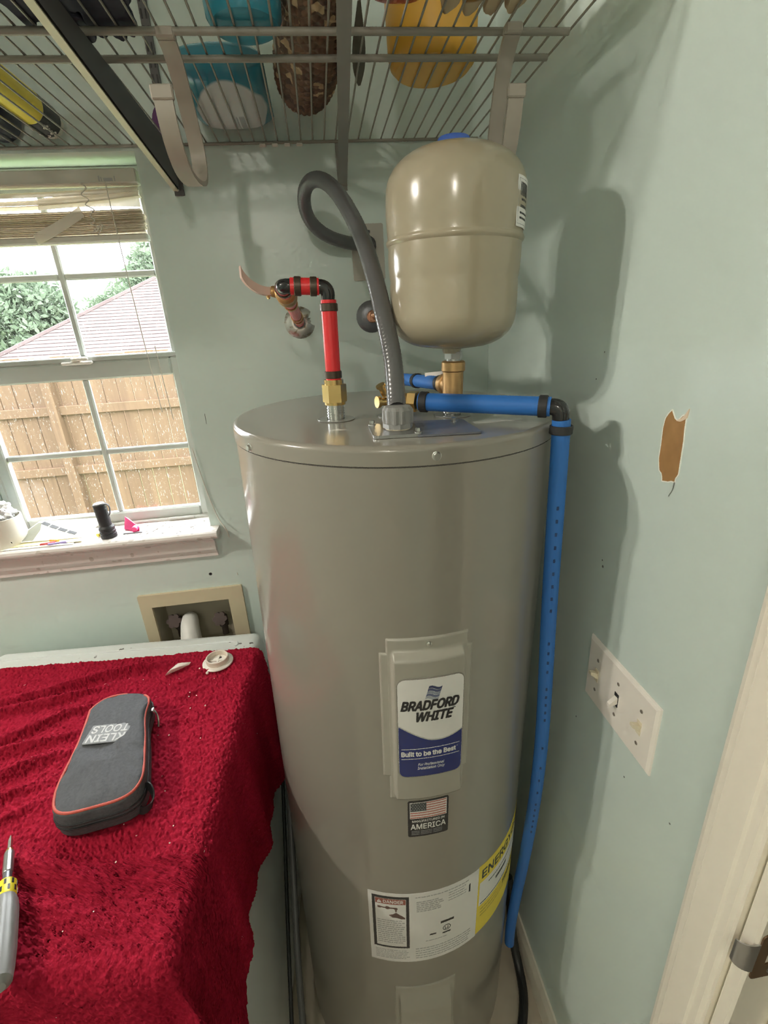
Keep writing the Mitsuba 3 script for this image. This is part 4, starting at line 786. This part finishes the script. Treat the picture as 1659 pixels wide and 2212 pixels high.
# ---------------------------------------------------------------- towel
def build_towel():
    xe, ye, z0 = -.653, -.808, WZ + .006; rad = .024
    xL, yB = -1.62, -.178
    ds = .0020
    sR = lambda t: np.interp(t, [0, .07, .34, .47, .505, .56, .62, .75, 1.2], [.42, .405, .352, .335, .345, .50, .60, .62, .62])
    T_ = np.arange(0, 1.12, ds); nu = 660
    TT = np.repeat(T_[:, None], nu, 1)
    x0 = xL; total = (xe - x0) + sR(T_)
    SS = x0 + (xe - x0 + sR(T_))[:, None] * np.linspace(0, 1, nu)[None] ** .85
    ridge = -.003 * np.sin(TT * 9)
    dx = SS - (xe + ridge); yy = yB - TT
    dy = ye - yy
    def drop(d):
        d = np.maximum(d, 0); a = np.minimum(d / rad, np.pi / 2)
        out = rad * np.sin(a); dn = rad * (1 - np.cos(a)) + np.maximum(d - rad * np.pi / 2, 0); return out, dn
    px = np.maximum(dx, 0); py = np.maximum(dy, 0); rho = np.hypot(px, py); both = (px > 0) & (py > 0)
    phi = np.arctan2(py, px)
    X = np.minimum(SS, xe + ridge); Y = np.maximum(yy, ye)
    o, dn = drop(np.where(both, rho, np.maximum(px, py)))
    flare = 1 + 0 * dn
    X = X + np.where(both, o * np.cos(phi), np.where(px > 0, o, 0)); Y = Y - np.where(both, o * np.sin(phi), np.where(py > 0, o, 0))
    Z = z0 - dn
    # folds in the hanging parts
    hang = np.clip(dn / .15, 0, 1)
    fold = .010 * np.sin(TT * 27 + 1.0) + .006 * np.sin(TT * 61 + SS * 6)
    sx = np.where(both, np.cos(phi), (px > 0) * 1.0); sy = np.where(both, np.sin(phi), (py > 0) * 1.0)
    foldx = .012 * np.sin(SS * 24) + .006 * np.sin(SS * 57 + 2)
    X += hang * sx * (fold * .8 + .006); Y -= hang * sy * (foldx + .012)
    cr = np.exp(-((phi - .7) / .35) ** 2) * both * np.clip(dn / .12, 0, 1)
    X += cr * .03 + both * np.clip((dn - .42) / .2, 0, 1) * .02; Y -= cr * .02
    # creases across the top
    top = np.clip(1 - dn / .05, 0, 1)
    def crease(p, q, amp, w, k=0.0):
        p = np.array(p); q = np.array(q); d = q - p; l = np.linalg.norm(d); d /= l
        u = (X - p[0]) * d[0] + (Y - p[1]) * d[1]; v = -(X - p[0]) * d[1] + (Y - p[1]) * d[0] + k * np.sin(u / l * np.pi * 2) * .02
        e = np.clip(u / .04, 0, 1) * np.clip((l - u) / .10, 0, 1)
        return amp * e * np.exp(-(v / w) ** 2)
    b = 0
    for p, q, amp, w, k in TOWEL_FOLDS: b = b + crease(p, q, amp * 1.5, w * .85, k)
    Z = Z + b * top
    V = np.stack([X, Y, Z], -1)
    m = grid(V); m.invert()
    if m.face_normals[len(m.faces) // 3, 2] < 0: m.invert()
    n = m.vertex_normals; v = np.array(m.vertices)
    big = meshkit.fbm(v * 14, 3, 2) - .5; ter = meshkit.fbm(v * [310, 250, 290], 2, 8) - .5
    m.vertices = v + n * (big * .007 + ter * .0085)[:, None]
    return wrot(m)
TOWEL_FOLDS = [((-1.30, -.345), (-.80, -.215), .016, .012, .5), ((-1.28, -.40), (-.93, -.262), .013, .010, -.5), ((-1.2, -.455), (-.90, -.33), .012, .011, .6), ((-1.2, -.50), (-.92, -.395), .012, .010, -.4),
               ((-1.15, -.545), (-.90, -.455), .013, .012, .4), ((-1.1, -.585), (-.92, -.52), .010, .010, .3), ((-1.05, -.625), (-.90, -.56), .010, .010, .3), ((-.80, -.262), (-.665, -.245), .007, .009, .3), ((-.82, -.300), (-.68, -.275), .007, .010, -.4), ((-.80, -.33), (-.69, -.31), .006, .009, .4),
               ((-.93, -.655), (-.74, -.735), .013, .020, .3), ((-.81, -.395), (-.70, -.41), .005, .012, .4), ((-.95, -.69), (-.72, -.79), .006, .018, .5), ((-.77, -.60), (-.69, -.66), .005, .018, .3)]
solo('towel', build_towel(), TOWEL, 'crumpled dark red terry towel draped over the washing machine', 'towel', smooth=True)
TZ0 = WZ + .010
# ring cap, foam piece, crumbs
rc = thing('pipe_cap', 'round white plastic ring cap lying on the towel near the heater', 'cap')
put(rc, 'flange', shift(lathe([(.0355, 0), (.0355, .002), (.034, .0032), (.026, .0036)], 56), -.731, -.224, TZ0), WHITE)
put(rc, 'collar', shift(ring(.0225, .0260, .003, .016, 56, .0008), -.731, -.224, TZ0), M('cap_cream', P((.60, .53, .45), .45)), 30)
put(rc, 'spoke', cat(bx(-.752, -.710, -.226, -.222, TZ0 + .0036, TZ0 + .006), bx(-.733, -.729, -.245, -.203, TZ0 + .0036, TZ0 + .006)), WHITE, False)
put(rc, 'hole', cat(shift(lathe([(.0035, .0036), (.0035, .0041)], 12), -.727, -.212, TZ0), shift(lathe([(.003, .0036), (.003, .0041)], 12), -.742, -.235, TZ0)), INK, False)
fo_ = trimesh.PointCloud(np.array([(-.846, -.250, 0), (-.838, -.234, .004), (-.822, -.226, .012), (-.815, -.222, .010), (-.795, -.216, .004), (-.798, -.223, .002), (-.815, -.238, .011), (-.832, -.247, .012), (-.843, -.252, .005), (-.82, -.235, 0)]) + [0, 0, TZ0]).convex_hull
solo('foam_scrap', fo_, FOAM, 'small white pointed foam scrap on the towel beside the ring cap', 'scrap', smooth=False)
cr = []
for k in range(46):
    x, y = rng.uniform(-.95, -.70), rng.uniform(-.78, -.24)
    s = rng.uniform(.0008, .002); q = trimesh.creation.icosphere(0, s); q.apply_scale([1, rng.uniform(.5, 1.5), .7]); q.apply_translation([x, y, TZ0 + .002]); cr.append(q)
q = trimesh.creation.icosphere(1, .0035); q.apply_translation([-.748, -.262, TZ0 + .002]); cr.append(q)
k = put(None, 'crumbs', cat(*cr), FOAM, False, kind='stuff'); labels[k] = {'label': 'pale crumbs and lint scattered over the red towel', 'category': 'crumbs', 'kind': 'stuff'}
# ---------------------------------------------------------------- pouch
po = thing('pouch', 'charcoal zip pouch with red piping and maker patch on the towel', 'pouch')
out_ = np.array([(-.938, -.392), (-.912, -.360), (-.880, -.358), (-.846, -.366), (-.830, -.380), (-.824, -.42), (-.806, -.48), (-.788, -.54), (-.780, -.572), (-.784, -.602), (-.806, -.616), (-.84, -.622), (-.876, -.626), (-.897, -.618), (-.910, -.595), (-.917, -.56), (-.921, -.50), (-.929, -.44)])
ring_ = spline(np.vstack([out_, out_[:1]]), 121)[:-1]
ring_ = np.array(Polygon(ring_).buffer(.002).exterior.coords)[:-1]
PC = ring_.mean(0); ph = .048
levels = [(0.0, .985), (.004, 1.0), (.024, 1.012), (.043, 1.0), (ph, .975), (ph + .0025, .93), (ph + .004, .80), (ph + .0045, .55), (ph + .003, .28)]
nr = len(ring_); vs = []
for z, s in levels: vs.append(np.c_[PC + (ring_ - PC) * s, np.full(nr, TZ0 + .003 + z)])
vs = np.array(vs); wr_ = (meshkit.fbm(vs * 26, 3, 77) - .5)
vs[5:, :, 2] += wr_[5:] * .017; vs[2, :, :2] += wr_[2][:, None] * .004
V = np.concatenate([vs, vs[:, :1]], 1); body = grid(V)
capv = np.vstack([vs[-1], [[*PC, TZ0 + .003 + ph + .002]]]); k = np.arange(nr)
capm = trimesh.Trimesh(capv, np.stack([k, (k + 1) % nr, k * 0 + nr], 1), process=False)
put(po, 'body', cat(body, capm), POUCH, 50)
pip = np.c_[PC + (ring_ - PC) * .965, np.full(nr, TZ0 + .003 + ph - .0005)]; 
# piping starts and ends at the zip end
sel = np.roll(pip, -int(np.argmin(np.hypot(ring_[:, 0] + .84, ring_[:, 1] + .365))), 0)
put(po, 'piping', tube(sel[:int(nr * .94)], .0024, 8), PIPING, 60)
put(po, 'zip_band', cat(*[tube(np.c_[PC + (ring_ - PC) * 1.016, np.full(nr, TZ0 + .003 + z)], .0013, 6) for z in (.020, .028)]), BLACKM, 60)
put(po, 'zip_pull', cat(bx(-.822, -.816, -.408, -.398, TZ0 + .030, TZ0 + .040, .001), tube(spline([(-.818, -.40, TZ0 + .036), (-.808, -.412, TZ0 + .028), (-.806, -.425, TZ0 + .014)], 10), .0018, 6)), STEEL, 40, label='metal zip pull')
put(po, 'loop', strip(spline([(-.783, -.575, TZ0 + .026), (-.768, -.583, TZ0 + .032), (-.762, -.598, TZ0 + .020), (-.772, -.606, TZ0 + .012), (-.786, -.60, TZ0 + .012)], 24), (.3, .2, .93), .014, .002), BLACKM, 40, label='black webbing loop')
PT = TZ0 + .003 + ph + .0045
def patch(m): # drawn right-reading, laid so that it reads from the far side
    v = m.vertices; c_, s_ = math.cos(math.radians(177)), math.sin(math.radians(177))
    x = v[:, 0] - .037; y = v[:, 1] - .022
    return trimesh.Trimesh(np.stack([-.873 + x * c_ - y * s_, -.470 + x * s_ + y * c_, PT + v[:, 2]], 1), m.faces, process=False)
pk = put(po, 'patch', patch(shift(ext(rrect(0, 0, .074, .044, .001), .0022), z=-.0010)), PATCHG, False, label='grey woven maker patch')
put(pk, 'lettering', patch(shift(text('KLEIN', .0165, .0005, bold=True, width=.066), .004, .0245, .0012)), LETTER, False)
put(pk, 'lettering', patch(shift(text('TOOLS', .0165, .0005, bold=True, width=.066), .004, .0035, .0012)), LETTER, False)
# ---------------------------------------------------------------- multi-bit driver
dv = thing('screwdriver', 'grey handled multi-bit screwdriver with yellow band on the towel at left edge', 'screwdriver')
D0 = np.array([-.972, -.618, TZ0 + .016]); D1_ = np.array([-.875, -.812, TZ0 + .026]); dd_ = D1_ - D0; dd_ /= np.linalg.norm(dd_)
put(dv, 'bit', at(cat(lathe([(.0008, 0), (.0034, .010), (.0036, .030)], 6)), D0, dd_), STEEL, 25)
put(dv, 'collar', at(lathe([(.0048, .029), (.0052, .030), (.0052, .034), (.0048, .035)], 24), D0, dd_), BRASS)
put(dv, 'shaft', at(lathe([(.0062, .034), (.0068, .037), (.0068, .070), (.0060, .072)], 28), D0, dd_), GALV)
put(dv, 'shaft', at(lathe([(.0054, .071), (.0058, .074), (.0058, .090)], 28), D0, dd_), DARKSTEEL)
put(dv, 'yellow_band', at(lathe([(.010, .088), (.0128, .092), (.0128, .112), (.012, .115)], 32), D0, dd_), M('driver_yellow', P((.72, .62, .03), .35)), label='yellow band with black marks')
put(dv, 'band_mark', cat(*[at(bx(-.0013, .0013, -.0004, .0004, -.004, .004), D0 + dd_ * (.097 + .010 * (k % 2)) + frame(dd_)[:, :2] @ np.array([math.cos(a), math.sin(a)]) * .0129, dd_, frame(dd_)[:, :2] @ np.array([-math.sin(a), math.cos(a)])) for k, a in enumerate(np.linspace(0, 6.0, 18))]), INK, False, kind='stuff')
hd = lathe([(.012, .114), (.0150, .120), (.0168, .135), (.0170, .19), (.0160, .215), (.0145, .23), (.008, .236)], 48); v = hd.vertices.copy(); a = np.arctan2(v[:, 1], v[:, 0]); mid = (v[:, 2] > .118) & (v[:, 2] < .228); v[mid, :2] *= (1 - .06 * np.abs(np.cos(a[mid] * 3)) ** 6)[:, None]; hd.vertices = v
put(dv, 'handle', at(hd, D0, dd_), DRIVERG, 40)
# ---------------------------------------------------------------- things on the sill
SL = 1.2503
fl = thing('flashlight', 'black flashlight standing on its head on the window sill', 'flashlight')
fp = np.array([-.996, -.006, SL])
put(fl, 'head', at(cat(lathe([(.0185, 0), (.0190, .002), (.0190, .010), (.0175, .011), (.0175, .013), (.0190, .014), (.0190, .018), (.0175, .019), (.0175, .021), (.0185, .022), (.0185, .027), (.0150, .032)], 40)), fp, (-.04, 0, 1)), BLACKM, 30)
put(fl, 'barrel', at(lathe([(.0145, .031), (.0145, .070), (.0150, .071), (.0150, .076), (.0145, .077), (.0148, .080), (.0148, .088), (.0135, .090)], 40), fp, (-.04, 0, 1)), BLACKM, 30)
put(fl, 'tail_cap', at(lathe([(.0118, .089), (.0118, .0915), (.010, .0925)], 32), fp, (-.04, 0, 1)), M('tail_pale', P((.60, .58, .56), .3)), 30)
put(fl, 'lanyard', strip(spline([fp + [.010, -.002, .089], fp + [.019, -.003, .086], fp + [.020, -.004, .070], fp + [.0145, -.004, .058]], 16), (0, 1, 0), .005, .0014), BLACKM, 40)
en = thing('envelope', 'white paper envelope with dark printed bars lying on the window sill left of the flashlight', 'envelope')
EC = [np.array(q) for q in ((-1.237, -.004, 1.2575), (-1.056, -.003, 1.2540), (-1.042, .066, 1.2690), (-1.190, .065, 1.2850))]   # propped against the sash
EC[2] = EC[1] + (EC[3] - EC[0]) * .92 - (EC[1] - EC[0]) * .06
EN = np.cross(EC[1] - EC[0], EC[3] - EC[0]); EN /= np.linalg.norm(EN)
def eq(pts, h0, h1):
    P_ = [EC[0] * (1 - u) * (1 - v) + EC[1] * u * (1 - v) + EC[2] * u * v + EC[3] * (1 - u) * v for u, v in pts]
    return trimesh.PointCloud([p + EN * h for p in P_ for h in (h0, h1)]).convex_hull
put(en, 'paper', eq([(0, 0), (1, 0), (1, 1), (0, 1)], -.0006, .0006), PAPER, False)
put(en, 'flap', eq([(.02, .03), (.30, .04), (.20, .55), (.06, .93), (.02, .9)], .0005, .0010), M('paper_grey', P((.20, .20, .15), .7)), False)
put(en, 'printed_bar', cat(*[eq([(a, .86 - .95 * (a - .08)), (a + .16, .86 - .95 * (a + .08)), (a + .165, .97 - .95 * (a + .08)), (a + .005, .97 - .95 * (a - .08))], .0010, .0014) for a in (.08, .27, .46, .65)]), INK, False)
put(en, 'printed_mark', cat(*[eq([(a, b), (a + .06, b + .05), (a + .055, b + .10), (a + .02, b + .07)], .0005, .0009) for a, b in ((.72, .62), (.79, .70), (.86, .74), (.91, .84))]), INKG, False)
solo('paper_sheet', ext(Polygon([(-1.262, .02), (-1.10, .03), (-1.052, -.026), (-1.255, -.022)]), .0010).apply_translation([0, 0, SL + .0022]), M('paper_yellow', P((.50, .45, .24), .7)), 'yellowish paper sheet under the envelope on the sill', 'paper', smooth=False)
solo('paper_sheet', ext(Polygon([(-1.25, -.01), (-1.08, -.008), (-1.07, -.036), (-1.258, -.034)]), .0010).apply_translation([0, 0, SL + .0008]), PAPER, 'white paper sheet at the front edge of the sill, lowest of the pile', 'paper', smooth=False)
def stick(p, q, r, mat, name, label, c, **k): solo(name, tube([p, q], r, 12), mat, label, c, **k)
stick((-1.025, -.004, SL + .0055), (-1.012, .018, SL + .0055), .0048, YELLOWP, 'crayon', 'short yellow crayon lying just left of the flashlight', 'crayon')
stick((-1.150, -.030, SL + .0060), (-1.118, -.022, SL + .0060), .0028, REDP, 'crayon', 'red crayon at the sill front edge under the envelope corner', 'crayon')
stick((-1.130, -.033, SL + .0056), (-1.090, -.026, SL + .0056), .0026, M('crayon_violet', P((.35, .28, .6), .5)), 'crayon', 'violet crayon at the sill front edge beside the red one', 'crayon')
stick((-1.135, -.012, SL + .0075), (-1.112, -.018, SL + .0075), .0030, ORANGEP, 'crayon', 'orange crayon stub lying on the yellowish paper', 'crayon')
pc = thing('plastic_clip', 'bright pink plastic clip on the sill right of the flashlight', 'clip')
put(pc, 'body', cat(trimesh.PointCloud(np.array([(-.978, .045, 0), (-.972, .052, .030), (-.962, .050, .024), (-.930, .020, .008), (-.928, .012, 0), (-.945, .014, 0), (-.972, .030, .004)]) + [0, 0, SL]).convex_hull, at(lathe([(.007, 0), (.0075, .004), (.0075, .014), (.006, .016)], 20), (-.938, .006, SL + .0078), (0, 1, 0))), PINKP, 30)
put(pc, 'blade', bx(-.965, -.918, .000, .004, SL, SL + .0022, .0005), DARKSTEEL, 25)
cpv = thing('planter_cup', 'round off-white cup at the left end of the window sill', 'cup')
put(cpv, 'body', shift(lathe([(.046, 0), (.049, .003), (.046, .072), (.043, .072), (.045, .006), (0, .004)], 48), -1.252, .018, SL), SHADE)
put(cpv, 'hole', at(lathe([(.003, 0), (.003, .001)], 12), (-1.222, -.0185, SL + .014), (.5, -.86, 0)), INK)
m = trimesh.creation.icosphere(4, 1.0); v = m.vertices * [.036, .034, .034]; d = meshkit.fbm(m.vertices * 3.2, 3, 15); v *= (.6 + .9 * d)[:, None]; v += [-1.256, .018, SL + .078]
solo('plastic_bag', trimesh.Trimesh(v, m.faces, process=False), CRINKLE, 'crumpled clear plastic bag in the cup on the sill', 'bag', smooth=20)
k = put(None, 'sill_debris', cat(*[at(bx(-l, l, -.0008, .0008, 0, .0008), (rng.uniform(-.96, -.76), rng.uniform(-.035, .05), SL), (0, 0, 1), (math.cos(a), math.sin(a), 0)) for l, a in [(rng.uniform(.001, .005), rng.uniform(0, 3)) for _ in range(34)]]), M('debris', P((.22, .19, .16), .7)), False)
labels[k] = {'label': 'bits of dirt and paint chips on the right half of the window sill', 'category': 'debris', 'kind': 'stuff'}
# ---------------------------------------------------------------- switch plate on the right wall
swp = thing('switch_plate', 'white three-gang light switch plate on the right wall', 'switch plate')
SY, SZ0 = .661, 1.143
m = yz(trimesh.PointCloud(np.vstack([np.c_[np.array([(-.0895, -.062), (.0895, -.062), (.0895, .062), (-.0895, .062)]), np.zeros(4)], np.c_[np.array([(-.0885, -.061), (.0885, -.061), (.0885, .061), (-.0885, .061)]), np.full(4, .0025)], np.c_[np.array([(-.084, -.0565), (.084, -.0565), (.084, .0565), (-.084, .0565)]), np.full(4, .0055)]])).convex_hull)
m.apply_translation([0, -SY, SZ0]); put(swp, 'plate', m, WHITE, 20)
for i, o in enumerate((-.0575, 0, .0575)):
    y = -(SY + o); up_ = -1 if i == 1 else 1
    put(swp, 'slot', bx(-.0061, -.0050, y - .0052, y + .0052, SZ0 - .012, SZ0 + .012), INK if i == 1 else IVORY, False)
    t = trimesh.PointCloud([(-.0055, y - .0042, SZ0 - .006), (-.0055, y + .0042, SZ0 - .006), (-.0055, y - .0042, SZ0 + .006), (-.0055, y + .0042, SZ0 + .006), (-.0185, y - .0034, SZ0 - .0028 + up_ * .008), (-.0185, y + .0034, SZ0 - .0028 + up_ * .008), (-.0185, y - .0034, SZ0 + .0028 + up_ * .008), (-.0185, y + .0034, SZ0 + .0028 + up_ * .008)]).convex_hull
    put(swp, 'toggle', t, WHITE if i == 1 else IVORY, 25)
    for s in (-1, 1): put(swp, 'screw', at(lathe([(.0030, 0), (.0030, .0006), (.0018, .001)], 14), (-.0055, y, SZ0 + s * .030), (-1, 0, 0)), M('screw_dim', P((.28, .25, .22), .4, metallic=.6)))
# ---------------------------------------------------------------- hoses on the floor
solo('rubber_hose', tube(spline([(-.050, -.400, .30), (-.043, -.415, .18), (-.036, -.435, .06), (-.034, -.475, .016), (-.045, -.530, .0125), (-.075, -.590, .0125), (-.12, -.68, .0125)], 50), .012, 14), RUBBER, 'black hose running down beside the heater to the floor by the baseboard', 'hose', smooth=50)
solo('supply_hose', tube(spline([(-.606, -.085, .86), (-.612, -.25, .60), (-.6125, -.40, .42), (-.612, -.51, .30), (-.606, -.62, .16), (-.60, -.70, .0115)], 60), .008, 12), GREYHOSE, 'grey hose hanging in the gap between washer and heater', 'hose', smooth=50)
solo('power_cord', tube(spline([(-.628, -.075, .80), (-.640, -.27, .45), (-.642, -.42, .30), (-.640, -.58, .16), (-.64, -.74, .0075)], 60), .005, 10), RUBBER, 'thin black power cord beside the grey hose in the gap', 'cord', smooth=50)
# ---------------------------------------------------------------- groups of alike things
for stem, words in (('storage_bin', 'lidded storage bins on the wire shelf'), ('shelf_bracket', 'brackets carrying the wire shelf'), ('closet_rod_hook', 'J-shaped hooks hanging from the wire shelf'), ('crayon', 'crayons on the window sill'),
                    ('tree', 'trees outside the window'), ('ceiling_lamp', 'ceiling lamps of the room'), ('glove', 'dark gloves on the shelf'), ('escutcheon', 'round escutcheons on the back wall'), ('paper_sheet', 'paper sheets on the window sill')):
    for k in list(labels):
        if '__' not in k and (k == stem or (k.startswith(stem + '_') and k[len(stem) + 1:].isdigit())): labels[k]['group'] = words
